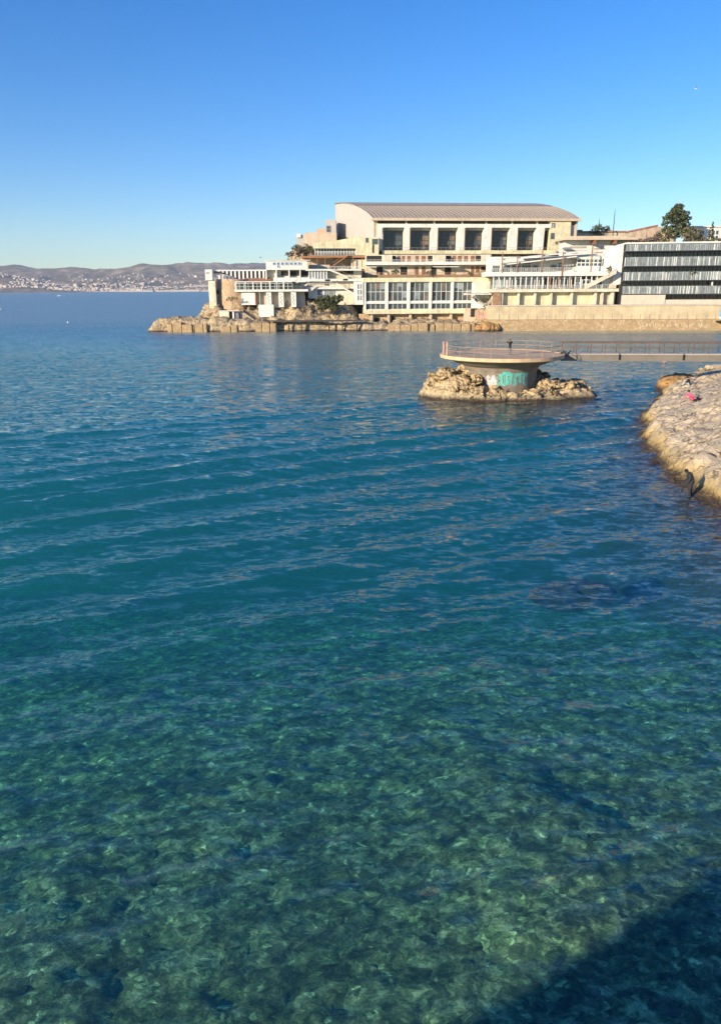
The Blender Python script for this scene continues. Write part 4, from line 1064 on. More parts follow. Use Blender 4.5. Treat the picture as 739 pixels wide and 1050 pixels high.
for k, px in enumerate((612, 616.5, 655, 661, 668, 675, 683, 690, 700, 706, 714, 719)): scribble(px, 333.5+(k % 3)*.7, 4.6, 5.5, k)
mb.build('graffiti', flat('white_spray', (.62, .52, .38), .8), sw)
for k, (px, r) in enumerate(((498, 2.6), (503, 1.9), (508.5, 1.6), (491, 1.6))):
    c = onz(px, 339.5); boulder('boulder', (c.x, c.y+.6, .5), (r*.8, r*.9, r*.9), M['rock_orange'], ('large tan boulder against the left end of the sea wall', 'second tan boulder from the left end of the sea wall foot', 'small tan boulder right of the others under the sea wall', 'small tan boulder under the pink graffiti')[k], seed=20+k)

# boat drawn up on the ledge at the far right
bc = FQ.P(742, 328.8, 2.2)
bo = thing('boat', 'small blue and white boat hauled up on the sea wall ledge', 'boat', bc)
ws = np.array([0, .35, .7, .9, 1.0, 1.0, .95, .9]); xs = np.linspace(-2.6, 3.4, 8)
def hull(fracs, mat, nm, par):
    mb = MB(); k = len(fracs)
    for i, x in enumerate(xs):
        rise = .6*max(0, (-x-.6)/2.)**1.5
        for (fy, z) in fracs: mb.v.append((bc.x+x, bc.y+fy*ws[i]*1.05, bc.z+z+rise))
    for i in range(7):
        for j in range(k-1): mb.f.append((i*k+j, i*k+j+1, (i+1)*k+j+1, (i+1)*k+j))
    mb.f.append(tuple(7*k+j for j in range(k)))
    return mb.build(nm, mat, par)
hull([(-.9, .55), (-.55, .12), (0, .02), (.55, .12), (.9, .55)], flat('boat_white', (.75, .75, .72), .35), 'hull', bo)
hull([(-.9, .56), (-1.0, 2.6), (-.75, 2.75), (.75, 2.75), (1.0, 2.6), (.9, .56)], flat('boat_blue', (.10, .36, .62), .35), 'cover', bo)
FQ.boxuz(MB(), FQ.U(732), FQ.U(760), bc.z-.5, bc.z-.0, .9, 3.4).build('cradle', M['black'], bo)

# ================================================================== LEFT PART OF THE HEADLAND
# bastion and turret
FT = Fac(205, 232, 275, 233, 290)
bcn = FT.P(236.5, 300, -5.6)
bs = tag(MB().lathe((bcn.x, bcn.y, 0), [(5.3, 5), (5.2, FT.Z(300)), (4.9, FT.Z(286)), (4.55, FT.Z(286)), (4.5, FT.Z(287.5)), (.01, FT.Z(287.5))], 40).build('bastion', M['rubble']), 'round reddish rubble stone bastion on the headland tip', 'tower')
tu = thing('watch_turret', 'slender cream watch turret with a square white cap at the headland tip', 'tower', FT.P(216, 312))
FT.box(MB(), 213.6, 221, 287.4, 316, -2.6, 0).build('shaft', M['cream'], tu, bevel=.1)
FT.box(MB(), 211.2, 218.6, 276.2, 287.3, -2.4, .5).build('cap', M['white'], tu, bevel=.06)
FT.box(MB(), 212.2, 215.8, 279.4, 280.2, .45, .56).build('slot', M['dark'], tu)
FT.box(MB(), 221, 223.5, 297.2, 301.8, -1.2, -.8).build('window', M['dark'], tu)
# pergola
FPg = Fac(218, 238, 276, 240, 282)
pe = thing('pergola', 'white pergola with a row of square columns on the bastion', 'pergola', FPg.P(245, 287))
FPg.box(MB(), 222, 277, 276.6, 277.8, -4.5, 0).build('roof', M['paint'], pe)
for k in range(13): FPg.boxuz(MB(), FPg.U(224.6+4.15*k)-.28, FPg.U(224.6+4.15*k)+.28, FPg.Z(286.5), FPg.Z(277.8), -.6, -.1).build('column', M['paint'], pe)
FPg.box(MB(), 222, 277, 277.9, 286.5, -4.6, -4.3).build('screen_wall', flat('lilac_screen', (.26, .25, .30), .8), pe)
FPg.box(MB(), 220, 277, 286.5, 289, -5, .2).build('base', M['rubble'], pe)
mb = MB(); mb.bar(FPg.P(217, 277.6, .5), FPg.P(231, 280.6, .5), .25, .35); mb.bar(FPg.P(216, 280, .5), FPg.P(224, 279.4, .5), .5, .5); mb.build('spotlight', M['black'], pe)
# tiled lean-to
ro = Fac(244, 236, 278, 236, 288)
lt = thing('tiled_shelter', 'low shelter with an orange tiled roof below the pergola', 'shelter', ro.P(262, 292))
v = [ro.P(247, 288.9, 1.2), ro.P(279, 288.9, 1.2), ro.P(277, 285, -2.5), ro.P(250, 285, -2.5)]
MB().add(v+[q-Vector((0, 0, .25)) for q in v], [(0, 1, 2, 3), (7, 6, 5, 4), (0, 4, 5, 1), (1, 5, 6, 2), (2, 6, 7, 3), (3, 7, 4, 0)]).build('roof', M['tile'], lt)
ro.box(MB(), 248, 278, 288.6, 299, -3, -1.2).build('wall', M['glass2'], lt)
# white terrace house with blue windows
FL = Fac(272, 237, 322, 238, 280)
wh = thing('blue_window_house', 'white flat roofed house with a row of blue windows over dark openings', 'house', FL.P(295, 298))
FL.box(MB(), 273, 315, 267.4, 276.6, -9, 0).build('upper_wall', M['white'], wh)
FL.box(MB(), 272.4, 318, 266.6, 267.3, -9.2, .4).build('roof', M['white'], wh)
for k in range(7): 
    x = 280+4.35*k; window(FL, wh, x, x+2.9, 268.8, 271.9, .06, 'glass3', 1, 1, 'paint', .14)
window(FL, wh, 284.4, 286.6, 271.95, 274.6, .06, 'glass3', 1, 1, 'paint', .14)
FL.box(MB(), 273, 322, 276.8, 288, -9, -2).build('lower_wall', M['cream'], wh)
for x0, x1 in ((288, 295.8), (297, 307), (308.2, 321)): FL.box(MB(), x0, x1, 277.8, 282.6, -2.02, -1.85).build('opening', M['dark'], wh)
for px in (272.8, 283.2, 296.4, 307.6): FL.box(MB(), px-.6, px+.6, 276.7, 287.4, -1.8, -.2).build('column', M['white'], wh)
FL.box(MB(), 280, 322, 284.6, 287.6, -.6, -.3).build('parapet', M['white'], wh)
FL.box(MB(), 276, 340, 287.7, 289.4, -8, .6).build('terrace_slab', M['white'], wh)
for x0, x1 in ((279, 285), (291.5, 299.5)): FL.box(MB(), x0, x1, 289.6, 293, -.9, -.7).build('opening', M['dark'], wh)
FL.box(MB(), 276, 322, 289.5, 299, -7, -1).build('basement', M['cream'], wh)
# long white balcony and the buttressed wall below it
FV = Fac(240, 231, 318, 232, 300)
wt = thing('white_balcony_house', 'white balcony house on arched buttresses above the headland rocks', 'house', FV.P(278, 318))
FV.box(MB(), 241, 316, 296.8, 299.0, -5, .5).build('balcony_slab', M['white'], wt)
FV.rail(MB(), 241.5, 300, 290.4, 296.8, .3, 1.3, .09, 1).build('railing', M['paint'], wt)
FV.box(MB(), 242, 312, 290.8, 296.7, -4.9, -2.4).build('back_wall', M['glass2'], wt)
for px in (242.5, 252, 259.8, 268, 277, 284, 291): FV.boxuz(MB(), FV.U(px)-.2, FV.U(px)+.2, FV.Z(296.7), FV.Z(289.4), -.5, -.1).build('post', M['white'], wt)
FV.box(MB(), 241, 300, 288.4, 289.3, -5, -.05).build('canopy', M['white'], wt)
FV.box(MB(), 247, 262, 299.1, 312.5, -5, -.4).build('lower_wall', M['white'], wt)
FV.box(MB(), 262.2, 312, 299.1, 316, -5, -2.2).build('recessed_wall', M['beige'], wt)
for px in (275.3, 288, 300.8):
    b_ = FV.box(MB(), px-2.6, px+2.6, 299.1, 315, -2.2, -.1).build('buttress', M['white'], wt)
    mb = MB()
    for k in range(6): FV.box(mb, px-1.0+(k % 2)*1.1, px-.3+(k % 2)*1.1, 301.5+k*1.9, 302.9+k*1.9, -.12, -.06)
    mb.build('pierced_opening', M['shade'], b_)
FV.box(MB(), 264.5, 280, 312.4, 325, -3, .4).build('bathing_hut', M['white'], wt)
FV.box(MB(), 261.2, 262.4, 299.1, 312, -.9, -.3).build('downpipe', M['brown'], wt); FV.box(MB(), 265.6, 266.5, 299.1, 312.4, -.6, -.2).build('downpipe', M['concrete'], wt)
# bathing cabins on the quay
FC = Fac(220, 228.5, 262, 228.5, 325)
bh = thing('bathing_cabin', 'small white bathing cabin with dark doorway on the quay', 'cabin', FC.P(235, 331))
FC.box(MB(), 225, 235, 319, 331, -3, 0).build('wall', M['cream'], bh)
FC.box(MB(), 235.2, 238.4, 319.6, 331, -2.5, -.8).build('doorway', M['dark'], bh)
FC.box(MB(), 238.6, 240.2, 319.6, 331, -2.5, .1).build('door', M['white'], bh)
FC.box(MB(), 240.4, 244.8, 320.6, 331, -2.4, -.3).build('side_panel', flat('slate_panel', (.20, .19, .22), .8), bh)
FC.box(MB(), 224.6, 246, 318.4, 319, -3.2, .3).build('roof', M['white'], bh)
stq = thing('quay_steps', 'stone steps with a dark handrail climbing from the quay to the white house', 'staircase', FC.P(252, 331))
mb = MB()
for k in range(10): FC.box(mb, 247+1.6*k-1.5, 247+1.6*k+.6, 318.5+1.2*k, 332, -2.6, -1.2)
mb.build('steps', M['beige'], stq)
mb = MB(); mb.bar(FC.P(240.5, 316, -.6), FC.P(249, 316, -.6), .16, .2); mb.bar(FC.P(249, 316, -.6), FC.P(265, 327.5, -.6), .16, .2); mb.build('handrail', M['brown'], stq)

# stacked white terraces between the blue-window house and the pool building
FM = Fac(312, 236, 372, 238, 290)
tw = thing('stepped_terraces', 'cream stepped terraces with zigzag stairs between the blue window house and pool building', 'terrace', FM.P(340, 312))
FM.box(MB(), 314, 371, 275.6, 277.4, -8, -1.2).build('terrace_slab', M['white'], tw)
FM.box(MB(), 316, 372, 277.5, 288, -10, -4).build('upper_wall', M['cream'], tw)
FM.box(MB(), 317, 336, 277.6, 285.6, -2.2, -2.0).build('glass_screen', M['balus'], tw)
mb = MB(); 
for k in range(7): FM.box(mb, 317+3.0*k, 317.9+3.0*k, 276.4, 286, -1.95, -1.8)
mb.build('screen_post', M['paint'], tw)
FM.box(MB(), 349.8, 363.5, 275.3, 280.6, -4, -3.6).build('opening', M['dark'], tw)
FM.box(MB(), 316, 372, 285.8, 288.2, -6, -.6).build('terrace_slab', M['white'], tw)
FM.box(MB(), 314, 372, 288.3, 300, -8, -2.4).build('middle_wall', M['cream'], tw)
for x0, x1, y0, y1 in ((333.4, 338.2, 286.3, 288.2), (352, 356.4, 285.8, 287.6), (333.5, 337.5, 289.6, 292.8), (317, 322.5, 298, 303.5)): FM.box(MB(), x0, x1, y0, y1, -.58 if y0 < 289 else -2.38, -.45 if y0 < 289 else -2.2).build('opening', M['dark'], tw)
FM.box(MB(), 312, 365, 294.4, 296.4, -5, .2).build('terrace_slab', M['white'], tw)
FM.box(MB(), 316, 366, 296.5, 306, -6, -1.2).build('lower_wall', M['white'], tw)
FM.box(MB(), 325.6, 330, 293.8, 302.6, -1.18, -1.05).build('doorway', flat('violet_door', (.16, .16, .26), .6), tw)
for k in range(5): FM.box(MB(), 332.5+2.4*k, 333.7+2.4*k, 297.6, 304, -1.18, -1.0).build('window', M['balus'], tw)
FM.box(MB(), 344, 372, 300.5, 312.6, -5, -.4).build('stair_wall', M['cream'], tw)
for (a, b_, dd) in (((338, 276.5), (357, 284.5), -1.0), ((345, 291), (365, 303), .2), ((306, 288), (298, 297), .4), ((316, 300), (324, 293), .3)):
    mb = MB(); p, q = FM.P(*a, dd), FM.P(*b_, dd); mb.bar(p, q, .9, .45); mb.build('stair', M['white'], tw)
    mb = MB(); mb.bar(p+Vector((0, -.45, 1.0)), q+Vector((0, -.45, 1.0)), .1, .1)
    for k in range(6): r = p.lerp(q, k/5); mb.bar(r+Vector((0, -.45, .2)), r+Vector((0, -.45, .95)), .07)
    mb.build('railing', M['brown'], tw)
FM.rail(MB(), 314, 345, 290.6, 294.4, .1, 1.0, .07, 1).build('railing', M['paint'], tw)
FM.rail(MB(), 337, 371, 273.0, 275.6, -1.4, 1.0, .07, 1).build('railing', M['paint'], tw)
FM.box(MB(), 355, 362.5, 296, 298.2, .0, .3).build('beam', M['dark'], tw)

# ---- buildings behind, at the right
FK = Fac(640, 300, 760, 300, 240)
hr = thing('rose_house', 'rose stone house with a long sloping tiled roof behind the office block', 'house', FK.P(662, 248))
FK.prism(MB(), [(640, 252), (640, 238.6), (672, 231.6), (690, 236), (690, 252)], -10, 0).build('wall', plaster('rose_stone', (.58, .44, .33), .2, .9, .3, .6), hr)
mb = MB(); mb.bar(FK.P(638, 238.2, -5), FK.P(673, 230.8, -5), 10.6, .5); mb.build('roof', M['tile'], hr)
wr = thing('white_villa', 'long white villa with gridded windows behind the cypress', 'house', FK.P(735, 248))
FK.box(MB(), 711, 790, 232.4, 252, -10, -3).build('wall', M['white'], wr)
FK.box(MB(), 710, 790, 231.2, 232.3, -11, -2.4).build('roof', M['white'], wr)
for x0, x1 in ((719.5, 725), (732.5, 740), (746, 756)): window(FK, wr, x0, x1, 235.6, 246, -2.9, 'glass2', 2, 2, 'paint', .35)
FKn = Fac(590, 285, 660, 285, 240)
nb = thing('low_house', 'low beige house with tiled roof behind the pavilion', 'house', FKn.P(620, 246))
FKn.box(MB(), 592, 640, 238.2, 250, -8, 0).build('wall', M['beige'], nb); FKn.box(MB(), 591, 641, 236.8, 238.1, -8.5, .5).build('roof', M['tile'], nb)
FKn.box(MB(), 594, 599, 234.8, 236.7, -5, -3).build('chimney', M['tile'], nb)

# poles, mast
for px, y0, lab in ((612.5, 226, 'thin left lamp pole above the pavilion roof'), (627.5, 217, 'taller dark pole right of the pavilion chimney')):
    a = at(px, 246, 283); b_ = at(px, y0, 283); p = thing('pole', lab, 'pole', a)
    MB().tube([a-Vector((0, 0, 3)), (a.x, a.y, b_.z)], [.22, .1], 8).build('shaft', M['black'], p)
    MB().tube([(a.x, a.y, b_.z), (a.x, a.y, b_.z+.8)], .06, 6).build('finial', M['black'], p)
a = at(692.5, 240, 420); top = at(692.5, 203.5, 420).z; ms = thing('antenna_mast', 'pale lattice antenna mast with twin prongs rising behind the pine', 'mast', a)
mb = MB(); 
for s in (-1, 1):
    mb.bar((a.x+s*.9, a.y, a.z), (a.x+s*.7, a.y, top-6), .22); mb.bar((a.x+s*1.6, a.y, top-6), (a.x+s*1.6, a.y, top), .22)
    for k in range(9): z = a.z+(top-8-a.z)*k/9; mb.bar((a.x-s*.85, a.y, z), (a.x+s*.85, a.y, z+(top-8-a.z)/9), .14)
mb.bar((a.x-1.7, a.y, top-6), (a.x+1.7, a.y, top-6), .22); mb.build('lattice', M['gable'], ms)

# ================================================================== VEGETATION
def leaves(mb, c, r, n, size, seed, squash=1.0, shell=.55):
    rg = np.random.RandomState(seed)
    for k in range(n):
        d = rg.randn(3); d /= np.linalg.norm(d); q = (shell+(1-shell)*rg.rand())
        p = np.array(c)+d*np.array(r)*q
        a = rg.randn(3); a /= np.linalg.norm(a); b = np.cross(a, rg.randn(3)); b /= np.linalg.norm(b); b[2] *= squash
        s = size*(.6+.8*rg.rand())
        mb.add([p-a*s-b*s*.5, p+a*s-b*s*.5, p+a*s*.7+b*s*.6, p-a*s*.6+b*s*.6], [(0, 1, 2, 3)])
def crown(clumps, mat, name, parent, n, size, seed):
    mb = MB()
    for k, (c, r) in enumerate(clumps): leaves(mb, c, r, int(n*r[0]*r[2]), size, seed+k)
    return mb.build(name, M[mat] if isinstance(mat, str) else mat, parent)
def tree(name, label, cat, px, py, Y, clumps, mat, trunk_r, n=26, size=.42, seed=1, group=None, sc_=None):
    b = at(px, py, Y); t = thing(name, label, cat, b, group); k = (Y*CP)/FOC
    cl = [((b.x+dx*k, Y+dy*k, b.z+dz*k), (rx_*k, rx_*k, rz_*k)) for dx, dy, dz, rx_, rz_ in clumps]
    crown(cl, mat, 'crown', t, n, size, seed)
    mb = MB(); topz = max(c[0][2] for c in cl)
    mb.tube([b-Vector((0, 0, 1.5)), (b.x+.2, b.y, b.z+(topz-b.z)*.5), (b.x-.1, b.y, topz-.5)], [trunk_r, trunk_r*.75, trunk_r*.3], 8)
    for c, r in cl[:8]: mb.tube([(b.x+.1, b.y, b.z+(c[2]-b.z)*.55), (c[0], c[1], c[2])], [trunk_r*.4, trunk_r*.12], 6)
    mb.build('trunk', M['bark'], t); return t
tree('pine_tree', 'tall dark umbrella pine standing above the office block roof', 'tree', 691, 246, 292,
     [(-1, 0, 28, 6, 3.5), (2, 2, 31, 5, 3), (-6, 0, 24, 5, 3), (6, -1, 24.5, 5.5, 3), (-9, 1, 18.5, 5, 3), (8, 0, 18, 5.5, 3), (0, 2, 22, 6, 3), (-3, -2, 18, 5, 2.6), (11, 1, 15, 4, 2.2), (-12, 0, 15, 3.5, 2), (3, -2, 14, 4, 2.2), (-8, 2, 12, 3.5, 2), (0, 0, 26, 8, 3.5), (-4, 0, 21, 7, 3), (5, 0, 21, 7, 3), (0, 0, 17, 8, 2.5), (-8, 0, 9, 6, 4), (4, -1, 9, 7, 4), (9, 0, 10, 5, 4), (-2, 0, 5, 8, 4), (0, 0, 12, 8, 3), (11, 0, 20, 4, 2.5), (-11, 0, 21, 4, 2.5), (0, 0, 32, 4, 2.5)], 'pine', .5, 40, .40, 3)
tree('bushy_tree', 'broad olive green bushy tree right of the pine', 'tree', 707, 248, 288,
     [(-6, 0, 8, 6, 5), (1, 1, 10, 6, 5), (7, 0, 8, 5.5, 5), (-1, -3, 4, 8, 4), (9, 0, 3, 5, 4)], 'olive', .35, 26, .42, 40)
tree('cypress_tree', 'small pointed cypress in front of the white villa', 'tree', 728, 248, 286,
     [(0, 0, 3, 4, 4), (0, 0, 8, 3, 4), (0, 0, 13, 1.9, 3.6), (0, 0, 17, .9, 2.2)], 'pine', .25, 50, .3, 60)
for i, (px, py, Y, w, h, mat, lab) in enumerate((
    (612, 240, 284, 9, 9, 'pine', 'dark round tree behind the pavilion roof'), (621, 240, 286, 6, 8, 'bare', 'bare twiggy tree right of the dark round tree'),
    (652, 249, 282, 9, 4, 'olive', 'low dry bush at the left end of the office roof'), (668, 249, 283, 10, 6, 'bare', 'pale twiggy bush before the rose house'),
    (645, 249, 284, 8, 5, 'bare', 'brown leafless bush at the left corner above the white wall'), (660, 250, 281, 11, 4, 'bare', 'long low leafless hedge above the office roof'), (718, 250, 281, 9, 5, 'olive', 'dry olive bush between the bushy tree and the cypress'), (674, 247, 286, 6, 9, 'bare', 'tall twiggy bush by the gable of the rose house'),
    (680, 249, 280, 7, 6, 'olive', 'olive bush left under the pine'), (737, 249, 280, 8, 5, 'olive', 'low bush under the white villa windows'),
    (308, 260, 262, 8, 5, 'bare', 'dry brown bush on the rocky knoll left of the annex'), (317, 258, 262, 7, 6, 'olive', 'olive bush on the knoll beside the yellow house'),
    (299, 263, 261, 7, 5, 'bare', 'dry scrub at the left foot of the rocky knoll'), (304, 256, 263, 6, 5, 'olive', 'olive scrub on the crown of the rocky knoll'),
    (405, 281, 244.6, 5, 4.5, 'shrub', 'left potted shrub on the gallery terrace'), (440, 281, 244.6, 4, 4, 'shrub', 'right potted shrub on the gallery terrace'),
    (372, 281, 243, 3.5, 3.5, 'olive', 'small dry shrub at the left end of the gallery terrace'), (481.5, 281, 246, 2.5, 3, 'shrub', 'small shrub by the awning on the gallery terrace'),
    (624, 278, 228, 4, 5, 'olive', 'climbing plant on the bright blank wall'), (709, 281, 224.4, 5, 3, 'shrub', 'yellow green plants on the office balcony'))):
    tree('shrub', lab, 'shrub', px, py, Y, [(-w*.4, 0, h*.35, w*.55, h*.45), (w*.35, .5, h*.4, w*.55, h*.5), (0, -1, h*.65, w*.5, h*.4)], mat, .1, 40, .28, 100+i*7)
# big green bush on the rocks under the white terraces
tree('green_bush', 'large green bush spilling over the rocks under the stepped terraces', 'shrub', 338, 318, 230.5,
     [(-10, 0, 9, 5, 5), (-5, 0, 5, 6, 5), (1, 0, 8, 6, 5), (6, 0, 10, 5.5, 4.5), (11, 0, 12, 4, 3.5), (4, 0, 3, 6, 4), (-2, 0, 11, 4.5, 4), (-8, -1, 2, 5, 3)], 'shrub', .15, 110, .28, 200)
tree('rock_bush', 'small dark bush on the ledge left of the white balcony house', 'shrub', 238, 309, 229.5, [(-3, 0, 2, 4, 2), (3, 0, 3, 4, 2)], 'olive', .1, 40, .25, 230)
tree('rock_bush', 'brown tufted bush on the rocks below the right buttress', 'shrub', 313, 321, 229.2, [(-3, 0, 3, 4, 3), (2, 0, 6, 4, 3)], 'bare', .1, 40, .25, 240)

# ================================================================== PEOPLE
def skin_mesh(verts, edges, rad, root=0, sub=2):
    me = bpy.data.meshes.new('body'); me.from_pydata([tuple(v) for v in verts], edges, [])
    o = bpy.data.objects.new('body_build', me); COL.objects.link(o)
    sm = o.modifiers.new('skin', 'SKIN'); sm.use_smooth_shade = True
    for i, d in enumerate(me.skin_vertices[0].data): d.radius = (rad[i], rad[i]) if not isinstance(rad[i], tuple) else rad[i]; d.use_root = (i == root)
    o.modifiers.new('sub', 'SUBSURF').levels = sub
    dg = bpy.context.evaluated_depsgraph_get(); r = bpy.data.meshes.new_from_object(o.evaluated_get(dg))
    bpy.data.objects.remove(o); return r
def person(label, loc, heading, J, cloth, bulk=1.0, hair=(.03, .02, .015), skin=(.42, .26, .18), cap=.0):
    """J: joint positions (x right of the figure, y forward, z up) in metres; cloth: colours of top, legs, shoes"""
    names = ['pelvis', 'waist', 'chest', 'neck', 'head', 'crown', 'sl', 'el', 'wl', 'hl', 'sr', 'er', 'wr', 'hr', 'pl', 'kl', 'al', 'tl', 'pr', 'kr', 'ar', 'tr']
    V = [Vector(J[n]) for n in names]; ix = {n: i for i, n in enumerate(names)}
    E = [('pelvis', 'waist'), ('waist', 'chest'), ('chest', 'neck'), ('neck', 'head'), ('head', 'crown'), ('chest', 'sl'), ('sl', 'el'), ('el', 'wl'), ('wl', 'hl'), ('chest', 'sr'), ('sr', 'er'), ('er', 'wr'), ('wr', 'hr'),
         ('pelvis', 'pl'), ('pl', 'kl'), ('kl', 'al'), ('al', 'tl'), ('pelvis', 'pr'), ('pr', 'kr'), ('kr', 'ar'), ('ar', 'tr')]
    rd = dict(pelvis=(.15, .12), waist=(.14, .11), chest=(.17, .12), neck=.055, head=(.085, .1), crown=(.07, .085), sl=.075, el=.048, wl=.034, hl=.04, sr=.075, er=.048, wr=.034, hr=.04, pl=.095, kl=.062, al=.045, tl=.04, pr=.095, kr=.062, ar=.045, tr=.04)
    bk_ = lambda r, n: tuple(x*bulk for x in r) if isinstance(r, tuple) else r*(bulk if n in ('sl', 'sr', 'el', 'er', 'pl', 'pr', 'kl', 'kr') else 1)
    me = skin_mesh(V, [(ix[a], ix[b]) for a, b in E], [rd[n] if n in ('neck', 'head', 'crown') else bk_(rd[n], n) for n in names])
    bm = bmesh.new(); bm.from_mesh(me)
    # fingers: five short chains on each hand
    for h, w in (('hl', 'wl'), ('hr', 'wr')):
        d = (V[ix[h]]-V[ix[w]]).normalized(); s = d.cross(Vector((0, 0, 1)) if abs(d.z) < .8 else Vector((0, 1, 0))).normalized(); c = d.cross(s)
        for f in range(5):
            o = V[ix[h]]+s*(.022*(f-1.5)) if f < 4 else V[ix[h]]-d*.03+s*.04
            ln = (.07, .08, .075, .06, .055)[f]; dd = d if f < 4 else (d+s*.9).normalized()
            fm = skin_mesh([o-d*.02, o+dd*ln*.5, o+dd*ln+c*.025], [(0, 1), (1, 2)], [.010, .0095, .008], 0, 1); bm.from_mesh(fm)
    # face: nose and ears, small pushed-out forms on the head
    hd = V[ix['head']]; cr = V[ix['crown']]; upv = (cr-hd).normalized(); fw = Vector(J.get('face', (0, 1, 0))).normalized(); fw = (fw-upv*fw.dot(upv)).normalized(); sd = fw.cross(upv)
    for p, d2 in ((hd+fw*.092+upv*.02, fw*.03-upv*.012), (hd+sd*.085+upv*.02, sd*.02+upv*.02), (hd-sd*.085+upv*.02, -sd*.02+upv*.02)):
        bm.from_mesh(skin_mesh([p-d2, p+d2*.6, p+d2*.9-upv*.01], [(0, 1), (1, 2)], [.014, .013, .009], 0, 1))
    me2 = bpy.data.meshes.new('person'); bm.to_mesh(me2); bm.free()
    cols = [skin]+list(cloth)
    for k, c in enumerate(cols): me2.materials.append(flat('figure_cloth', c, .8, 0, .15, 8))
    seg = [(ix[a], ix[b]) for a, b in E]
    part = {}
    for a, b in E:
        if b in ('head', 'crown', 'hl', 'hr'): k = 0
        elif b in ('waist', 'chest', 'neck', 'sl', 'sr', 'el', 'er', 'wl', 'wr'): k = 1
        elif b in ('tl', 'tr'): k = 3
        else: k = 2
        part[(ix[a], ix[b])] = k
    if J.get('bare_arms'):
        for b in ('wl', 'wr'): part[(ix['e'+b[1]], ix[b])] = 0
    for p in me2.polygons:
        c = p.center; best = 9; bk = 0
        for a, b in seg:
            A, B = V[a], V[b]; t = max(0, min(1, (c-A).dot(B-A)/max((B-A).length_squared, 1e-6))); d = (c-(A+(B-A)*t)).length/(.06+.06*(b in (1, 2, 0)))
            if d < best: best = d; bk = part[(a, b)]
        p.material_index = bk; p.use_smooth = True
    o = bpy.data.objects.new('person', me2); COL.objects.link(o); o.location = loc; o.scale = (J.get('k', 1),)*3; o.rotation_euler = (0, 0, heading); tag(o, label, 'person')
    # hair
    mb = MB(); n = 14
    for i in range(9):
        ph = math.pi/2*i/8*1.25
        for k in range(n):
            a = 2*math.pi*k/n; rr_ = .108*math.sin(ph) if i else .002
            lim = fw*math.cos(a)+sd*math.sin(a)
            if ph > 1.3 and math.cos(a) > .3: lim = lim*.8
            q = hd+upv*.055+lim*rr_*(1.05 if math.cos(a) < 0 else 1.0)+upv*.115*math.cos(ph); mb.v.append(tuple(q))
    for i in range(8):
        for k in range(n): mb.f.append((i*n+k, i*n+(k+1) % n, (i+1)*n+(k+1) % n, (i+1)*n+k))
    hm_ = bpy.data.meshes.new('hair'); hm_.from_pydata(mb.v, [], mb.f); hm_.materials.append(flat('hair_colour', hair, .7)); hm_.shade_smooth()
    ho = bpy.data.objects.new('hair', hm_); COL.objects.link(ho); ho.parent = o
    eb = MB()
    for s in (-1, 1):
        e = hd+fw*.088+upv*.045+sd*.034*s
        eb.lathe((e.x, e.y, e.z), [(.002, -.012), (.011, -.005), (.011, .005), (.002, .012)], 8)
    em = bpy.data.meshes.new('eyes'); em.from_pydata(eb.v, [], eb.f); em.materials.append(M['black']); eo = bpy.data.objects.new('eyes', em); COL.objects.link(eo); eo.parent = o
    return o
STAND = dict(pelvis=(0, 0, .95), waist=(0, 0, 1.12), chest=(0, .01, 1.36), neck=(0, .02, 1.5), head=(0, .04, 1.6), crown=(0, .035, 1.72),
    sl=(-.19, .0, 1.42), el=(-.24, -.02, 1.12), wl=(-.25, .08, .88), hl=(-.25, .1, .80), sr=(.19, 0, 1.42), er=(.24, -.02, 1.12), wr=(.25, .08, .88), hr=(.25, .1, .80),
    pl=(-.1, 0, .9), kl=(-.11, .02, .5), al=(-.11, -.02, .08), tl=(-.12, .14, .03), pr=(.1, 0, .9), kr=(.11, .02, .5), ar=(.11, -.02, .08), tr=(.12, .14, .03))
# photographer on the platform: elbows out, hands raised before the face, looking away
J = dict(STAND, el=(-.36, .12, 1.40), wl=(-.14, .30, 1.58), hl=(-.07, .33, 1.62), er=(.36, .12, 1.40), wr=(.14, .30, 1.58), hr=(.07, .33, 1.62))
pp = at(522, 366, 84.2)
person('person in black top and blue jeans taking a picture on the round platform', (pp.x, pp.y, ZD+.0), R(15), J, [(.02, .02, .024), (.05, .075, .13), (.03, .03, .03)])
ph_ = MB().box(pp.x-.09, pp.x+.07, pp.y+.36, pp.y+.37, ZD+1.58, ZD+1.68).build('phone', M['black']); tag(ph_, 'small dark phone held up by the person on the platform', 'phone')
# diver in a dark wetsuit, standing in the shallows, stooping to the left
J = dict(STAND, k=1.08, pelvis=(0, -.04, .92), waist=(0, .02, 1.08), chest=(0, .12, 1.30), neck=(0, .20, 1.44), head=(0, .29, 1.50), crown=(0, .36, 1.60), face=(0, .8, -.6),
    sl=(-.18, .12, 1.36), el=(-.24, .12, 1.06), wl=(-.22, .30, .86), hl=(-.21, .36, .80), sr=(.18, .12, 1.36), er=(.24, .16, 1.06), wr=(.2, .34, .86), hr=(.19, .40, .80), kl=(-.11, .06, .5), kr=(.12, -.02, .48), ar=(.12, -.1, .08))
dp_ = onz(706, 511, -.08)
person('person in a dark wetsuit stooping in the shallows beside the shore rock', (dp_.x, dp_.y, -.08), R(75), J, [(.018, .02, .026), (.018, .02, .026), (.012, .012, .014)], bulk=1.6, skin=(.05, .045, .05), hair=(.012, .012, .014))
fb = MB(); c = Vector((dp_.x-.50, dp_.y-.06, .66))
fb.add([c+Vector(q) for q in ((.10, -.05, .14), (.10, .05, .14), (-.06, .10, -.34), (-.06, -.10, -.34), (.13, -.05, .13), (.13, .05, .13), (-.03, .10, -.35), (-.03, -.10, -.35))], [(0, 1, 2, 3), (7, 6, 5, 4), (0, 4, 5, 1), (1, 5, 6, 2), (2, 6, 7, 3), (3, 7, 4, 0)])
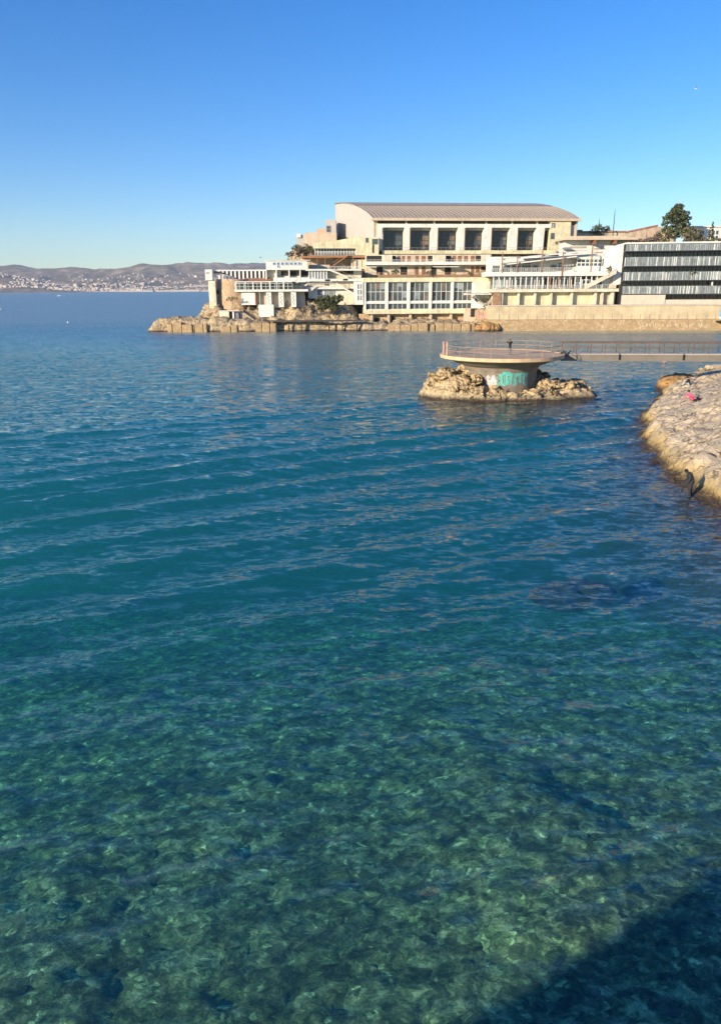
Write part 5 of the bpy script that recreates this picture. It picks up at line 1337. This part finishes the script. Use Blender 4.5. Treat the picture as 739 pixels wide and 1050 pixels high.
tag(fb.build('swim_fin', M['black']), 'dark swim fin hanging from the hand of the wetsuit person', 'swim fin')
# sitter in black with pale jeans
SIT = dict(k=1.12, pelvis=(0, 0, .14), waist=(0, .04, .30), chest=(0, .14, .52), neck=(0, .22, .64), head=(0, .29, .72), crown=(0, .31, .84),
    sl=(-.19, .14, .58), el=(-.25, .30, .36), wl=(-.12, .46, .40), hl=(-.05, .50, .42), sr=(.19, .14, .58), er=(.25, .30, .36), wr=(.12, .46, .40), hr=(.05, .50, .42),
    pl=(-.1, .06, .12), kl=(-.14, .44, .42), al=(-.12, .70, .02), tl=(-.13, .84, -.04), pr=(.1, .06, .12), kr=(.14, .44, .42), ar=(.12, .70, .02), tr=(.13, .84, -.04))
def seat(px, py, guess):
    y = guess
    for k in range(60):
        q = at(px, py, y); z = rock_top(q.x, q.y)
        if q.z <= z: break
        y += .35
    return Vector((q.x, q.y, z))
s1 = seat(706.5, 396, 62)
person('person in a black hooded jacket sitting hunched on the shore rock', s1-Vector((0, 0, .04)), R(72), SIT, [(.014, .013, .015), (.36, .42, .48), (.05, .05, .06)], bulk=1.35, hair=(.014, .013, .015))
# sitter in pink leaning back on one arm
J = dict(k=1.12, pelvis=(0, 0, .13), waist=(0, -.07, .28), chest=(0, -.22, .47), neck=(0, -.30, .60), head=(0, -.31, .70), crown=(0, -.32, .82),
    sl=(-.18, -.22, .53), el=(-.24, -.40, .32), wl=(-.26, -.46, .1), hl=(-.27, -.46, .02), sr=(.18, -.22, .53), er=(.30, -.08, .36), wr=(.26, .12, .26), hr=(.24, .2, .24),
    pl=(-.1, .08, .12), kl=(-.13, .46, .20), al=(-.12, .86, .06), tl=(-.13, .94, .16), pr=(.1, .06, .12), kr=(.36, .26, .30), ar=(.46, .06, -.14), tr=(.56, .0, -.2), face=(0, 1, 0))
s2 = seat(708, 413, 55)
person('person in a pink top and black trousers leaning back on the shore rock', s2+Vector((0, 0, .08)), R(-80), J, [(.58, .10, .20), (.02, .02, .024), (.015, .015, .017)], bulk=1.2)

# ================================================================== SMALL THINGS ON THE WATER AND IN THE AIR
def motorboat(name, label, c, L_, head, mat):
    t = thing(name, label, 'boat', c); xs = np.linspace(0, 1, 9); k = 5; mb = MB()
    ca, sa = math.cos(head), math.sin(head)
    def W(x, y, z): return (c[0]+ca*x-sa*y, c[1]+sa*x+ca*y, c[2]+z)
    for x in xs:
        w = L_*.17*(1-x**3)**.6 if x < 1 else .02; kz = -.25+.35*x**3
        for fy, z in ((-1, .75+.35*x*x), (-.8, kz+.2), (0, kz), (.8, kz+.2), (1, .75+.35*x*x)): mb.v.append(W((x-.5)*L_, fy*w, z))
    for i in range(8):
        for j in range(k-1): mb.f.append((i*k+j, i*k+j+1, (i+1)*k+j+1, (i+1)*k+j))
        mb.f.append((i*k, (i+1)*k, (i+1)*k+4, i*k+4))
    mb.f.append((0, 1, 2, 3, 4)); mb.build('hull', mat, t)
    b = MB(); b.add([W(*q) for q in ((-.2*L_, -.1*L_, .8), (.12*L_, -.08*L_, .85), (.12*L_, .08*L_, .85), (-.2*L_, .1*L_, .8), (-.18*L_, -.08*L_, 1.9), (.02*L_, -.07*L_, 1.9), (.02*L_, .07*L_, 1.9), (-.18*L_, .08*L_, 1.9))], [(3, 2, 1, 0), (4, 5, 6, 7), (0, 1, 5, 4), (1, 2, 6, 5), (2, 3, 7, 6), (3, 0, 4, 7)])
    b.build('cabin', mat, t); return t
bw_ = flat('boat_hull_white', (.78, .77, .74), .35)
c = onz(-1.5, 318); motorboat('motorboat', 'white motorboat entering at the left edge of the bay', (c.x, c.y, .1), 5.5, R(8), bw_)
c = onz(61, 303.6); motorboat('motorboat', 'tiny white motorboat far out before the town', (c.x, c.y, .1), 11, R(0), bw_)
for px, py, col, lab in ((681, 370.4, (.6, .22, .16), 'small red white buoy floating beyond the footbridge'), (70, 331, (.75, .74, .7), 'white buoy floating alone in the open bay at left')):
    c = onz(px, py); b_ = thing('buoy', lab, 'buoy', (c.x, c.y, 0))
    MB().lathe((c.x, c.y, 0), [(.01, -.3), (.25, -.2), (.36, .05), (.25, .32), (.06, .42), (.05, .7), (.01, .72)], 16).build('float', flat('buoy_paint', col, .4), b_, True)
    MB().lathe((c.x, c.y, .0), [(.37, .0), (.37, .1), (.3, .1)], 16).build('band', M['paint'], b_)
for px, py, Y, col, lab in ((267, 264, 260, 'black', 'dark gull flying low over the far hills'), (713, 91, 150, 'paint', 'white gull high in the sky at right')):
    c = at(px, py, Y); mb = MB()
    mb.tube([c+Vector((-.3, 0, 0)), c, c+Vector((.28, 0, .04)), c+Vector((.4, 0, .03))], [.03, .09, .06, .02], 8)
    for s in (-1, 1): mb.add([c+Vector(q) for q in ((-.12, 0, .03), (.12, 0, .03), (.10, s*.35, .2), (-.06, s*.75, .12), (-.12, s*.35, .19), (-.12, 0, .05), (.12, 0, .05), (.1, s*.35, .22))], [(0, 1, 2, 4), (4, 2, 3), (5, 6, 7, 4)])
    tag(mb.build('gull', M[col]), lab, 'bird')

# the raised corniche road the picture is taken from: a viaduct whose shadow falls on the water
rd = Vector((math.sin(R(60)), math.cos(R(60)), 0)); rn = Vector((rd.y, -rd.x, 0))
o = Vector((0, 0, 0))+rn*.95
mb = MB()
mb.bar(o-rd*70+rn*4+Vector((0, 0, 9.6)), o+rd*30+rn*4+Vector((0, 0, 9.6)), 8, .7)
mb.bar(o-rd*70+rn*.15+Vector((0, 0, 10.0)), o+rd*30+rn*.15+Vector((0, 0, 10.0)), .3, .4)
mb.bar(o-rd*70+rn*7.8+Vector((0, 0, 10.0)), o+rd*30+rn*7.8+Vector((0, 0, 10.0)), .3, .4)
mb.bar(o-rd*70+rn*5+Vector((0, 0, 4)), o+rd*30+rn*5+Vector((0, 0, 4)), 5.5, 10.5)
for k in range(60):      # unseen blocks of random height, added to make the parapet's shadow edge uneven
    a = -30+k*1.0+random.uniform(-.3, .3); L_ = random.uniform(.15, .9); h = random.choice((.12, .2, .35, .5))
    mb.bar(o+rd*a+rn*.16+Vector((0, 0, 10.2+h/2)), o+rd*(a+L_)+rn*.16+Vector((0, 0, 10.2+h/2)), .25, h)
struct(mb.build('road', M['concrete']))
